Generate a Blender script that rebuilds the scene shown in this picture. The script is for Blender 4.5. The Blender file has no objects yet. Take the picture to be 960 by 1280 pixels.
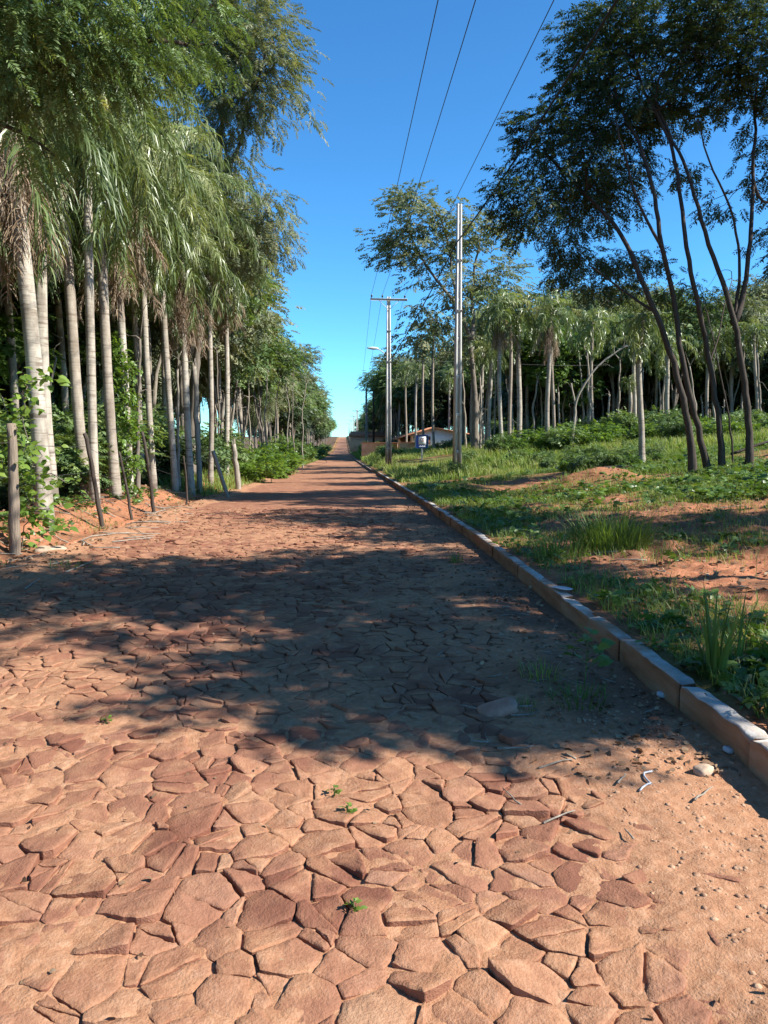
import bpy, math, random
import numpy as np
from mathutils import Vector, Matrix, Euler

C = bpy.context.scene
COL = C.collection
rad = math.radians

# ------------------------------------------------------------------ camera
PITCH, YAW, CAMH, F = 5.65, 2.98, 1.5, 960.0      # the phone is held level with the road, tipped slightly down
cd = bpy.data.cameras.new('camera'); cam = bpy.data.objects.new('camera', cd); COL.objects.link(cam)
cam.location = (0, 0, CAMH); cam.rotation_euler = (rad(90 - PITCH), 0, rad(-YAW))
cd.sensor_fit = 'VERTICAL'; cd.sensor_height = 36; cd.sensor_width = 27; cd.lens = 36 * F / 1280
cd.clip_start = .05; cd.clip_end = 6000
C.camera = cam

# ------------------------------------------------------------------ sky, sun, exposure
SUN_AZ, SUN_EL = 107.0, 40.0                        # azimuth from +Y (along the road) towards +X (right)
w = bpy.data.worlds.new('World'); C.world = w; w.use_nodes = True
nt = w.node_tree; nt.nodes.clear()
sky = nt.nodes.new('ShaderNodeTexSky'); sky.sky_type = 'NISHITA'; sky.sun_disc = False
sky.sun_elevation = rad(SUN_EL); sky.sun_rotation = rad(SUN_AZ)
sky.altitude = 300; sky.air_density = 0.85; sky.dust_density = 0.0; sky.ozone_density = 3.0
hs = nt.nodes.new('ShaderNodeHueSaturation'); hs.inputs['Saturation'].default_value = 1.1
bg = nt.nodes.new('ShaderNodeBackground'); bg.inputs['Strength'].default_value = 0.105
wo = nt.nodes.new('ShaderNodeOutputWorld')
tn = nt.nodes.new('ShaderNodeVectorMath'); tn.operation = 'MULTIPLY'; tn.inputs[1].default_value = (.51, .99, 1.19)
nt.links.new(sky.outputs[0], hs.inputs['Color']); nt.links.new(hs.outputs[0], tn.inputs[0]); nt.links.new(tn.outputs[0], bg.inputs[0]); nt.links.new(bg.outputs[0], wo.inputs[0])
sd = bpy.data.lights.new('sun', 'SUN'); sd.energy = 5.0; sd.angle = rad(.53); sd.color = (1.0, .965, .88)
sun = bpy.data.objects.new('sun', sd); COL.objects.link(sun)
e, a = rad(SUN_EL), rad(SUN_AZ)
SUNV = Vector((math.cos(e) * math.sin(a), math.cos(e) * math.cos(a), math.sin(e)))
sun.rotation_euler = SUNV.to_track_quat('Z', 'Y').to_euler(); sun.location = SUNV * 60
vs = C.view_settings; vs.view_transform = 'Standard'; vs.look = 'None'; vs.gamma = 1; vs.exposure = 1.0
C.cycles.max_bounces = 6; C.cycles.diffuse_bounces = 4; C.cycles.glossy_bounces = 2; C.cycles.transmission_bounces = 4
C.cycles.transparent_max_bounces = 4; C.cycles.use_denoising = True
C.cycles.sample_clamp_indirect = 4

# ------------------------------------------------------------------ helpers
_R = Euler(cam.rotation_euler).to_matrix()
def P(px, py, d):
    """the world point seen at pixel (px, py) of the 960 x 1280 photograph, d metres down the road"""
    v = _R @ Vector(((px - 480) / F, (640 - py) / F, -1.0)); v *= d / v.y
    return np.array((v.x, v.y, v.z + CAMH))

def _hash(ix, iy, s):
    n = (ix.astype(np.int64) * 374761393 + iy.astype(np.int64) * 668265263 + s * 974634777) & 0xffffffff
    n = ((n ^ (n >> 13)) * 1274126177) & 0xffffffff
    n = n ^ (n >> 16)
    return (n & 0xffffff) / float(0x1000000)
def vn(x, y, s=0):
    x = np.asarray(x, float); y = np.asarray(y, float)
    ix = np.floor(x); iy = np.floor(y); fx = x - ix; fy = y - iy
    fx = fx * fx * (3 - 2 * fx); fy = fy * fy * (3 - 2 * fy)
    a_ = _hash(ix, iy, s); b_ = _hash(ix + 1, iy, s); c_ = _hash(ix, iy + 1, s); d_ = _hash(ix + 1, iy + 1, s)
    return (a_ * (1 - fx) + b_ * fx) * (1 - fy) + (c_ * (1 - fx) + d_ * fx) * fy
def fbm(x, y, s=0, o=3):
    t = 0; am = .5; n = 0
    for k in range(o):
        t = t + am * (vn(x * 2 ** k, y * 2 ** k, s + 17 * k) - .5); n += am; am *= .5
    return t / n                                   # about -0.5 .. 0.5
def sst(a_, b_, x):
    t = np.clip((np.asarray(x, float) - a_) / (b_ - a_), 0, 1); return t * t * (3 - 2 * t)

def make_mesh(name, V, faces, attrs=None, smooth=False, mats=None, fmat=None):
    """faces: list of integer arrays (n x 3 or n x 4); attrs: {name: (domain, values)}"""
    me = bpy.data.meshes.new(name)
    V = np.ascontiguousarray(V, np.float32)
    faces = [np.asarray(f, np.int32) for f in faces if len(f)]
    li = np.concatenate([f.ravel() for f in faces]); cnt = np.concatenate([np.full(len(f), f.shape[1], np.int32) for f in faces])
    st = np.concatenate(([0], np.cumsum(cnt)[:-1])).astype(np.int32)
    me.vertices.add(len(V)); me.vertices.foreach_set('co', V.ravel())
    me.loops.add(len(li)); me.loops.foreach_set('vertex_index', li)
    me.polygons.add(len(cnt)); me.polygons.foreach_set('loop_start', st)
    if smooth: me.polygons.foreach_set('use_smooth', np.ones(len(cnt), bool))
    if fmat is not None: me.polygons.foreach_set('material_index', np.asarray(fmat, np.int32))
    for k, (dom, val) in (attrs or {}).items():
        at = me.attributes.new(k, 'FLOAT', dom); at.data.foreach_set('value', np.ascontiguousarray(val, np.float32))
    me.update(calc_edges=True)
    for m in (mats or []): me.materials.append(m)
    return me

class MB:
    """collects pieces of one mesh"""
    def __init__(s): s.V = []; s.F = []; s.A = []; s.n = 0
    def add(s, V, faces, v=0.5):
        V = np.asarray(V, float).reshape(-1, 3)
        for f in faces:
            f = np.asarray(f, int)
            if f.ndim == 1: f = f[None]
            s.F.append(f + s.n); s.A.append(np.broadcast_to(np.asarray(v, float), (len(f),)) if np.ndim(v) == 0 or len(np.atleast_1d(v)) == len(f) else np.full(len(f), .5))
        s.V.append(V); s.n += len(V)
    def tube(s, pts, r, sides=7, cap=True, v=.5):
        pts = np.asarray(pts, float); n = len(pts); r = np.broadcast_to(np.asarray(r, float), (n,))
        T = np.gradient(pts, axis=0); T /= np.linalg.norm(T, axis=1)[:, None] + 1e-9
        ref = np.array((0, 0, 1.)) if abs(T[0][2]) < .9 else np.array((1., 0, 0))
        u = np.cross(T[0], ref); u /= np.linalg.norm(u)
        ang = np.arange(sides) / sides * 2 * math.pi; V = []
        for i in range(n):
            u = u - T[i] * (u @ T[i]); u /= np.linalg.norm(u) + 1e-9; w_ = np.cross(T[i], u)
            V.append(pts[i] + r[i] * (np.cos(ang)[:, None] * u + np.sin(ang)[:, None] * w_))
        V = np.concatenate(V)
        i, j = np.meshgrid(np.arange(n - 1), np.arange(sides), indexing='ij'); i = i.ravel(); j = j.ravel(); k = (j + 1) % sides
        q = np.stack((i * sides + j, i * sides + k, (i + 1) * sides + k, (i + 1) * sides + j), 1)
        fs = [q]
        if cap:
            V = np.concatenate((V, pts[:1], pts[-1:])); a0 = n * sides
            jj = np.arange(sides); kk = (jj + 1) % sides
            fs.append(np.stack((kk, jj, np.full(sides, a0)), 1)); fs.append(np.stack(((n - 1) * sides + jj, (n - 1) * sides + kk, np.full(sides, a0 + 1)), 1))
        s.add(V, fs, v)
    def box(s, c, h, rz=0, v=.5, bev=0.0):
        """box with bevelled edges: centre c, half sizes h"""
        c = np.asarray(c, float); h = np.asarray(h, float)
        if bev <= 0:
            V = np.array([(x, y, z) for x in (-1, 1) for y in (-1, 1) for z in (-1, 1)], float) * h
            Fq = np.array([(0, 1, 3, 2), (4, 6, 7, 5), (0, 4, 5, 1), (2, 3, 7, 6), (0, 2, 6, 4), (1, 5, 7, 3)])
            fs = [Fq]
        else:
            b = min(bev, *(h * .9)); V = []; idx = {}
            for sx in (-1, 1):
                for sy in (-1, 1):
                    for sz in (-1, 1):
                        for ax in range(3):
                            p = np.array((sx, sy, sz), float) * (h - b); p[ax] = (sx, sy, sz)[ax] * h[ax]
                            idx[(sx, sy, sz, ax)] = len(V); V.append(p)
            V = np.array(V); q = []; t = []
            S = (-1, 1)
            for s0 in S:
                f = [idx[(s0, y, z, 0)] for y, z in ((-1, -1), (1, -1), (1, 1), (-1, 1))]; q.append(f if s0 > 0 else f[::-1])
                f = [idx[(x, s0, z, 1)] for x, z in ((-1, -1), (-1, 1), (1, 1), (1, -1))]; q.append(f if s0 > 0 else f[::-1])
                f = [idx[(x, y, s0, 2)] for x, y in ((-1, -1), (1, -1), (1, 1), (-1, 1))]; q.append(f if s0 > 0 else f[::-1])
            for p_ in S:
                for q_ in S:
                    q.append([idx[(p_, q_, -1, 0)], idx[(p_, q_, -1, 1)], idx[(p_, q_, 1, 1)], idx[(p_, q_, 1, 0)]])
                    q.append([idx[(p_, -1, q_, 0)], idx[(p_, -1, q_, 2)], idx[(p_, 1, q_, 2)], idx[(p_, 1, q_, 0)]])
                    q.append([idx[(-1, p_, q_, 1)], idx[(-1, p_, q_, 2)], idx[(1, p_, q_, 2)], idx[(1, p_, q_, 1)]])
            for k in idx:
                if k[3] == 0: t.append([idx[k[:3] + (0,)], idx[k[:3] + (1,)], idx[k[:3] + (2,)]])
            fs = [np.array(q), np.array(t)]
        if rz:
            cz, sz_ = math.cos(rz), math.sin(rz); V = V @ np.array(((cz, sz_, 0), (-sz_, cz, 0), (0, 0, 1)))
        s.add(V + c, fs, v)
    def mesh(s, name, m, smooth=False):
        q = [f for f in s.F if f.shape[1] == 4]; t = [f for f in s.F if f.shape[1] == 3]
        va = [a_ for f, a_ in zip(s.F, s.A) if f.shape[1] == 4] + [a_ for f, a_ in zip(s.F, s.A) if f.shape[1] == 3]
        fs = ([np.concatenate(q)] if q else []) + ([np.concatenate(t)] if t else [])
        return make_mesh(name, np.concatenate(s.V), fs, {'v': ('FACE', np.concatenate(va))}, smooth, [m] if m else None)
    def build(s, name, m, parent=None, smooth=False):
        return link(name, s.mesh(name, m, smooth), parent)

def link(name, me, parent=None, loc=None, rot=None, scale=None):
    o = bpy.data.objects.new(name, me); COL.objects.link(o)
    if parent is not None: o.parent = parent
    if loc is not None: o.location = loc
    if rot is not None: o.rotation_euler = rot
    if scale is not None: o.scale = (scale,) * 3 if np.ndim(scale) == 0 else scale
    return o
def tag(o, label=None, cat=None, group=None, kind=None):
    if label: o['label'] = label
    if cat: o['category'] = cat
    if group: o['group'] = group
    if kind: o['kind'] = kind
    return o
def thing(name, label, cat, loc=(0, 0, 0), group=None, rz=0.0, scale=1.0):
    o = bpy.data.objects.new(name, None); COL.objects.link(o); o.empty_display_size = .2
    o.location = tuple(loc); o.rotation_euler = (0, 0, rz); o.scale = (scale,) * 3
    return tag(o, label, cat, group)
KIDS = {}
def dup(root, loc, rz=0.0, scale=1.0, label=None, group=None, tilt=(0, 0)):
    """copy a thing with its parts and their sub-parts (mesh data shared)"""
    if root.name not in KIDS: KIDS[root.name] = [(k, list(k.children)) for k in root.children]
    r = root.copy(); COL.objects.link(r); r.location = tuple(loc); r.rotation_euler = (tilt[0], tilt[1], rz); r.scale = (scale,) * 3
    if label: r['label'] = label
    if group: r['group'] = group
    for ch, sub in KIDS[root.name]:
        c = ch.copy(); COL.objects.link(c); c.parent = r
        for g in sub:
            d = g.copy(); COL.objects.link(d); d.parent = c
    return r
USED = set()
def place(proto, loc, rz=0.0, scale=1.0, label=None, group=None, tilt=(0, 0)):
    """the first time move the prototype itself, afterwards copy it"""
    if proto.name not in USED:
        USED.add(proto.name)
        KIDS[proto.name] = [(k, list(k.children)) for k in proto.children]
        proto.location = tuple(loc); proto.rotation_euler = (tilt[0], tilt[1], rz); proto.scale = (scale,) * 3
        if label: proto['label'] = label
        if group: proto['group'] = group
        return proto
    return dup(proto, loc, rz, scale, label, group, tilt)

# ------------------------------------------------------------------ materials
def mat(name, rough=.9, spec=.2):
    m = bpy.data.materials.new(name); m.use_nodes = True; t = m.node_tree
    b = t.nodes['Principled BSDF']; b.inputs['Roughness'].default_value = rough; b.inputs['Specular IOR Level'].default_value = spec
    return m, t, b, t.nodes['Material Output']
def nd(t, typ, **kw):
    n = t.nodes.new(typ)
    for k, v in kw.items():
        if k in n.inputs: n.inputs[k].default_value = v
        else: setattr(n, k, v)
    return n
def ramp(t, src, stops):
    r = t.nodes.new('ShaderNodeValToRGB'); els = r.color_ramp.elements
    while len(els) < len(stops): els.new(.5)
    for e_, (p_, c_) in zip(els, stops): e_.position = p_; e_.color = (*c_, 1)
    t.links.new(src, r.inputs[0]); return r
def noise(t, vec, scale, detail=4, rough=.6):
    n = nd(t, 'ShaderNodeTexNoise', Scale=scale, Detail=detail, Roughness=rough)
    if vec is not None: t.links.new(vec, n.inputs['Vector'])
    return n
def mix(t, fac, a_, b_):
    m = t.nodes.new('ShaderNodeMix'); m.data_type = 'RGBA'
    for s_, i in ((fac, 0), (a_, 6), (b_, 7)):
        if hasattr(s_, 'links'): t.links.new(s_, m.inputs[i])
        else: m.inputs[i].default_value = s_ if i == 0 else (*s_, 1)
    return m.outputs[2]
def bump(t, src, b, strength=.5, dist=.02):
    n = nd(t, 'ShaderNodeBump', Strength=strength, Distance=dist); t.links.new(src, n.inputs['Height']); t.links.new(n.outputs[0], b.inputs['Normal'])
def coord(t, out='Object'): return t.nodes.new('ShaderNodeTexCoord').outputs[out]
def mapping(t, vec, scale): 
    n = nd(t, 'ShaderNodeMapping'); n.inputs['Scale'].default_value = scale; t.links.new(vec, n.inputs[0]); return n.outputs[0]
def attr(t, name): n = nd(t, 'ShaderNodeAttribute', attribute_name=name); return n.outputs['Fac']

def leaf_mat(name, stops, rough=.5, transl=.35, spec=.4, tint=(1.25, 1.2, .5)):
    m, t, b, out = mat(name, rough, spec)
    oi = t.nodes.new('ShaderNodeObjectInfo')
    mm = nd(t, 'ShaderNodeMath', operation='MULTIPLY_ADD'); mm.inputs[1].default_value = .22; t.links.new(oi.outputs['Random'], mm.inputs[0]); t.links.new(attr(t, 'v'), mm.inputs[2])
    sb = nd(t, 'ShaderNodeMath', operation='SUBTRACT'); sb.inputs[1].default_value = .11; t.links.new(mm.outputs[0], sb.inputs[0])
    r = ramp(t, sb.outputs[0], stops); t.links.new(r.outputs[0], b.inputs['Base Color'])
    tr = t.nodes.new('ShaderNodeBsdfTranslucent')
    vm = nd(t, 'ShaderNodeVectorMath', operation='MULTIPLY'); t.links.new(r.outputs[0], vm.inputs[0]); vm.inputs[1].default_value = tint
    t.links.new(vm.outputs[0], tr.inputs['Color'])
    ms = t.nodes.new('ShaderNodeMixShader'); ms.inputs[0].default_value = transl
    t.links.new(b.outputs[0], ms.inputs[1]); t.links.new(tr.outputs[0], ms.inputs[2]); t.links.new(ms.outputs[0], out.inputs['Surface'])
    return m
M = {}
M['palm_leaf'] = leaf_mat('palm_leaf', [(0, (.075, .11, .038)), (.5, (.175, .235, .085)), (.85, (.31, .34, .15)), (1, (.44, .41, .20))], .38, .32, .6)
M['dry_frond'] = leaf_mat('dry_frond', [(0, (.16, .105, .065)), (.5, (.30, .215, .145)), (1, (.46, .36, .26))], .8, .2, .2, (1, .9, .7))
M['fine_leaf'] = leaf_mat('fine_leaf', [(0, (0.0616, 0.1144, 0.0396)), (0.5, (0.1276, 0.2024, 0.066)), (1, (0.253, 0.33, 0.11))], .5, .3, .4)
M['dark_leaf'] = leaf_mat('dark_leaf', [(0, (.022, .042, .018)), (.5, (.048, .078, .030)), (1, (.11, .14, .052))], .5, .26, .4)
M['grey_leaf'] = leaf_mat('grey_leaf', [(0, (0.087, 0.1132, 0.061)), (0.5, (0.174, 0.2002, 0.1044)), (1, (0.3306, 0.3306, 0.1826))], .6, .3, .35)
M['broad_leaf'] = leaf_mat('broad_leaf', [(0, (0.0473, 0.0945, 0.0216)), (0.5, (0.1013, 0.1823, 0.0378)), (1, (0.216, 0.3105, 0.0607))], .42, .36, .5)
M['bright_leaf'] = leaf_mat('bright_leaf', [(0, (0.066, 0.132, 0.022)), (0.5, (0.143, 0.242, 0.0385)), (1, (0.264, 0.363, 0.066))], .4, .42, .5)
M['grass'] = leaf_mat('grass', [(0, (0.0759, 0.1265, 0.0278)), (0.45, (0.1518, 0.2403, 0.0506)), (0.8, (0.2656, 0.3415, 0.0822)), (1, (0.4301, 0.4048, 0.1644))], .55, .35, .35)
M['dry_leaf'] = leaf_mat('dry_leaf', [(0, (.10, .055, .03)), (.5, (.22, .13, .075)), (1, (.42, .30, .19))], .8, .1, .2, (1, .9, .7))

def bark(name, c0, c1, sc=(6, 6, 1.2), moss=None):
    m, t, b, _ = mat(name, .92, .15); co = coord(t)
    n = noise(t, mapping(t, co, sc), 3.0, 6, .65); n2 = noise(t, co, .9, 3)
    r = ramp(t, n.outputs[0], [(.3, c0), (.7, c1)])
    base = mix(t, ramp(t, n2.outputs[0], [(.42, (0, 0, 0)), (.62, (1, 1, 1))]).outputs[0], r.outputs[0], moss or tuple(c * .7 for c in c1))
    t.links.new(base, b.inputs['Base Color']); bump(t, n.outputs[0], b, .8, .02); return m
M['bark_dark'] = bark('bark_dark', (.032, .025, .021), (.105, .082, .066))
M['bark_grey'] = bark('bark_grey', (.09, .075, .06), (.28, .235, .19))
M['bark_pale'] = bark('bark_pale', (.17, .145, .115), (.42, .36, .29))
def palm_bark():
    m, t, b, _ = mat('palm_bark', .85, .2); co = coord(t); oi = t.nodes.new('ShaderNodeObjectInfo')
    ad = nd(t, 'ShaderNodeVectorMath', operation='ADD'); t.links.new(co, ad.inputs[0]); t.links.new(oi.outputs['Random'], ad.inputs[1]); 
    sc = nd(t, 'ShaderNodeVectorMath', operation='SCALE'); sc.inputs['Scale'].default_value = 37.0; t.links.new(oi.outputs['Random'], sc.inputs[0]); t.links.new(sc.outputs[0], ad.inputs[1]); co2 = ad.outputs[0]
    ring = noise(t, mapping(t, co2, (.55, .55, 6.5)), 2.4, 4, .62)          # leaf scars: thin, broken rings at uneven distances
    n = noise(t, mapping(t, co2, (5, 5, 1.5)), 2.2, 6, .7); n2 = noise(t, mapping(t, co2, (1, 1, .45)), 1.5, 4)
    c = ramp(t, n.outputs[0], [(.25, (.25, .21, .165)), (.5, (.42, .37, .30)), (.75, (.55, .50, .42))])
    c2 = mix(t, ramp(t, ring.outputs[0], [(.36, (.8, .8, .8)), (.44, (0, 0, 0))]).outputs[0], c.outputs[0], (.16, .12, .09))
    c3 = mix(t, ramp(t, n2.outputs[0], [(.50, (0, 0, 0)), (.62, (.85, .85, .85))]).outputs[0], c2, (.19, .155, .12))
    mr = nd(t, 'ShaderNodeMapRange'); mr.inputs['From Min'].default_value = .35; mr.inputs['To Max'].default_value = .6; t.links.new(oi.outputs['Random'], mr.inputs['Value'])
    c3 = mix(t, mr.outputs[0], c3, (.25, .19, .145))
    t.links.new(c3, b.inputs['Base Color']); bump(t, ring.outputs[0], b, .5, .03); return m
M['palm_bark'] = palm_bark()
def simple(name, c0, c1, scale=8, rough=.85, spec=.25, bs=.3, bd=.01, detail=5):
    m, t, b, _ = mat(name, rough, spec); n = noise(t, coord(t), scale, detail); t.links.new(ramp(t, n.outputs[0], [(.3, c0), (.7, c1)]).outputs[0], b.inputs['Base Color'])
    if bs: bump(t, n.outputs[0], b, bs, bd)
    return m
M['post_wood'] = bark('post_wood', (.13, .095, .07), (.36, .28, .21), (14, 14, 1.0))
M['wire'] = simple('wire', (.03, .03, .032), (.06, .06, .06), 20, .5, .4, 0)
M['cable'] = simple('cable', (.012, .012, .014), (.025, .025, .028), 20, .6, .3, 0)
M['insulator'] = simple('insulator', (.06, .035, .03), (.10, .06, .05), 20, .25, .6, 0)
M['lamp_metal'] = simple('lamp_metal', (.5, .5, .5), (.62, .62, .60), 8, .45, .5, 0)
M['white_wall'] = simple('white_wall', (.76, .75, .72), (.86, .85, .83), 3, .9, .2, .1)
M['orange_wall'] = simple('orange_wall', (.50, .28, .17), (.66, .42, .28), 2, .9, .2, .2)
M['room_shade'] = simple('room_shade', (.10, .055, .035), (.16, .085, .05), 2, .9, .1, 0)  # the dark of the porch and room inside is put into this colour
M['roof_tile'] = None
M['blue_paint'] = simple('blue_paint', (.02, .10, .42), (.03, .14, .52), 5, .45, .4, 0)
M['white_paint'] = simple('white_paint', (.70, .70, .68), (.82, .82, .80), 6, .5, .4, 0)
M['mark_paint'] = simple('mark_paint', (.40, .24, .20), (.50, .32, .27), 6, .5, .4, 0)
M['stone'] = simple('stone', (.22, .105, .065), (.42, .23, .15), 14, .9, .2, .6, .01)
M['pale_stone'] = simple('pale_stone', (.38, .26, .18), (.58, .44, .32), 12, .9, .2, .6, .01)
M['pink_stone'] = simple('pink_stone', (.30, .15, .10), (.46, .27, .19), 12, .9, .2, .8, .012)
M['gravel'] = simple('gravel', (.24, .12, .07), (.52, .33, .21), 34, .95, .15, .6, .01, 3)
M['litter'] = simple('litter', (.36, .38, .42), (.56, .58, .60), 9, .5, .4, .4, .01)
def tile_mat():
    m, t, b, _ = mat('roof_tile', .85, .2); co = coord(t)
    wv = nd(t, 'ShaderNodeTexWave', wave_type='BANDS', bands_direction='Y', Scale=2.2); t.links.new(co, wv.inputs['Vector'])
    n = noise(t, co, 3, 5); c = ramp(t, n.outputs[0], [(.3, (.30, .12, .07)), (.7, (.48, .23, .14))])
    t.links.new(mix(t, .25, c.outputs[0], wv.outputs[0]), b.inputs['Base Color']); t.links.new(c.outputs[0], b.inputs['Base Color']); bump(t, wv.outputs[0], b, .6, .04); return m
M['roof_tile'] = tile_mat()
def concrete(name, stain_top):
    m, t, b, _ = mat(name, .97, .08); co = coord(t); n = noise(t, mapping(t, co, (3, 3, .6)), 4, 6); n2 = noise(t, co, 22, 4)
    c = ramp(t, n.outputs[0], [(.3, (.44, .425, .39)), (.7, (.62, .60, .56))])
    se = nd(t, 'ShaderNodeSeparateXYZ'); t.links.new(co, se.inputs[0])
    mr = nd(t, 'ShaderNodeMapRange'); mr.inputs['From Min'].default_value = stain_top; mr.inputs['From Max'].default_value = 0.0; t.links.new(se.outputs['Z'], mr.inputs['Value'])
    mu = nd(t, 'ShaderNodeMath', operation='MULTIPLY'); t.links.new(mr.outputs[0], mu.inputs[0]); t.links.new(ramp(t, n.outputs[0], [(.2, (.4,) * 3), (.6, (1,) * 3)]).outputs[0], mu.inputs[1])
    t.links.new(mix(t, mu.outputs[0], c.outputs[0], (.48, .25, .14)), b.inputs['Base Color']); bump(t, n2.outputs[0], b, .3, .01); return m
M['concrete'] = concrete('concrete', 1.5)
def kerb_mat():
    m, t, b, _ = mat('kerb_concrete', .92, .15); co = coord(t); n = noise(t, co, 5, 7, .65); n2 = noise(t, co, 45, 4); n3 = noise(t, mapping(t, co, (1, .8, 4)), 2.2, 5)
    top = ramp(t, n.outputs[0], [(.28, (.34, .30, .26)), (.5, (.50, .46, .41)), (.72, (.62, .58, .53))])
    tq = mix(t, ramp(t, n3.outputs[0], [(.46, (0, 0, 0)), (.62, (1, 1, 1))]).outputs[0], top.outputs[0], (.36, .21, .13))
    side = ramp(t, n3.outputs[0], [(.3, (.21, .105, .06)), (.5, (.34, .18, .10)), (.75, (.40, .27, .185))])
    ge = t.nodes.new('ShaderNodeNewGeometry'); se = nd(t, 'ShaderNodeSeparateXYZ'); t.links.new(ge.outputs['True Normal'], se.inputs[0])
    up = ramp(t, se.outputs['Z'], [(.45, (0, 0, 0)), (.7, (1, 1, 1))])   # mud splashed on the upright faces, bare cement on top
    t.links.new(mix(t, up.outputs[0], side.outputs[0], tq), b.inputs['Base Color']); bump(t, n2.outputs[0], b, .45, .008); return m
M['kerb'] = kerb_mat()
def road_mat():
    m, t, b, _ = mat('cobbled_road', .93, .12); co = coord(t)
    cell = attr(t, 'cell'); dirt = attr(t, 'dirt')
    n1 = noise(t, co, 26, 6, .7); n2 = noise(t, co, 2.2, 5); n3 = noise(t, co, 110, 3)
    st = ramp(t, cell, [(0, (0.145, 0.0521, 0.0353)), (.2, (0.2175, 0.0845, 0.0538)), (.5, (0.2719, 0.1168, 0.0724)), (.8, (0.3127, 0.1456, 0.0928)), (.94, (0.3535, 0.1798, 0.116)), (1, (0.4532, 0.2786, 0.167))])
    st2 = mix(t, ramp(t, n1.outputs[0], [(.35, (.55,) * 3), (.7, (0,) * 3)]).outputs[0], st.outputs[0], (0.1813, 0.0737, 0.0483))
    dust = ramp(t, n2.outputs[0], [(.44, (0,) * 3), (.70, (.5,) * 3)])
    st3 = mix(t, dust.outputs[0], st2, (0.3626, 0.1798, 0.1067))
    so = ramp(t, n1.outputs[0], [(.25, (0.29, 0.1303, 0.0696)), (.5, (0.3988, 0.2049, 0.1132)), (.75, (0.4895, 0.2831, 0.1763))])
    so2 = mix(t, ramp(t, n3.outputs[0], [(.55, (0,) * 3), (.72, (.5,) * 3)]).outputs[0], so.outputs[0], (0.2719, 0.1258, 0.0742))
    c = mix(t, dirt, st3, so2)
    lit = attr(t, 'mulch')                         # dark leaf mould along the kerb
    c = mix(t, lit, c, (0.145, 0.0764, 0.051))
    t.links.new(c, b.inputs['Base Color'])
    ad = nd(t, 'ShaderNodeMath', operation='ADD'); t.links.new(n1.outputs[0], ad.inputs[0]); t.links.new(n3.outputs[0], ad.inputs[1]); bump(t, ad.outputs[0], b, .5, .012); return m
M['road'] = road_mat()
def ground_mat():
    m, t, b, _ = mat('red_soil', .95, .1); co = coord(t)
    n1 = noise(t, co, 14, 7, .7); n2 = noise(t, co, 1.3, 5); n3 = noise(t, co, 70, 3)
    so = ramp(t, n1.outputs[0], [(.3, (.25, .088, .045)), (.5, (.40, .165, .085)), (.75, (.52, .25, .14))])
    lit = mix(t, ramp(t, n2.outputs[0], [(.45, (0,) * 3), (.6, (.7,) * 3)]).outputs[0], so.outputs[0], (.20, .105, .06))
    g = attr(t, 'green'); gc = ramp(t, n1.outputs[0], [(.3, (.06, .085, .022)), (.7, (.14, .17, .05))])
    c = mix(t, g, lit, gc.outputs[0])
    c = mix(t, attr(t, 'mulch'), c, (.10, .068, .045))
    t.links.new(c, b.inputs['Base Color'])
    ad = nd(t, 'ShaderNodeMath', operation='ADD'); t.links.new(n1.outputs[0], ad.inputs[0]); t.links.new(n3.outputs[0], ad.inputs[1]); bump(t, ad.outputs[0], b, .6, .02); return m
M['ground'] = ground_mat()

# ------------------------------------------------------------------ terrain
_ty = np.arange(-200, 4000, 2.0)
_tz = np.interp(_ty, [-200, 0, 11, 34, 64, 95, 132, 285, 430, 600, 720, 1000, 4000], [0, 0, 0, -.45, -1.05, -1.65, -2.3, -4.4, -3.0, -.3, 0.6, -6, -20])
_k = np.hanning(9); _k /= _k.sum(); _tz = np.convolve(np.pad(_tz, 4, mode='edge'), _k, 'valid')
def zr(y): return np.interp(y, _ty, _tz)
XL, XR = -3.9, 1.84                                 # left edge of the paving, face of the kerb
KE = 42.0                                           # end of the kerb by the side track
def ground_z(x, y):
    x = np.asarray(x, float); y = np.asarray(y, float)
    z = zr(y)
    r = np.clip(x - 2.0, 0, None)
    zr_ = .125 + .025 * sst(0, .3, r) * (vn(y * 2.1, y * .3, 33) - .2) + .04 * np.minimum(r, 2.2) + .115 * np.clip(x - 4.0, 0, 13)
    zr_ = zr_ + .55 * sst(32, 50, y) * sst(2.0, 3.6, x) + .5 * sst(80, 130, y) * sst(2, 4, x)
    zr_ = zr_ + (fbm(x * .5, y * .5, 3) * .22 + fbm(x * 1.9, y * 1.9, 5) * .10) * sst(2.2, 3.6, x) + fbm(x * 6, y * 6, 9, 3) * .08 + fbm(x * 13, y * 13, 10, 2) * .035 * (y < 16)
    mnd = np.exp(-(((x - 5.6) / 1.25) ** 2 + ((y - 17.2) / .9) ** 2)); zr_ = zr_ + mnd * (.42 + .12 * fbm(x * 3, y * 3, 31))
    mnd = np.exp(-(((x - 3.3) / .8) ** 2 + ((y - 20.5) / .9) ** 2)); zr_ = zr_ + mnd * .22
    q = np.clip(XL - x, 0, None)
    zl = .33 * sst(.15, 1.1, q + .25 * fbm(x * .0 + 3, y * .7, 21)) + .02 * np.minimum(q, 8) + (fbm(x * 1.2, y * 1.2, 8) * .22 + fbm(x * 4, y * 4, 12) * .10) * sst(0.1, .7, q)
    z = z + np.where(x > 1.9, zr_, 0) + np.where(x < XL, zl, 0)
    bed = (x >= XL) & (x <= 1.9)
    return np.where(bed, z - .09, z)
def gz(x, y): return float(ground_z(np.array([x]), np.array([y]))[0])
def on(px, d, row=560):
    """ground point in the direction of picture column px, d metres down the road"""
    p = P(px, row, d); return (p[0], d, gz(p[0], d))

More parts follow.
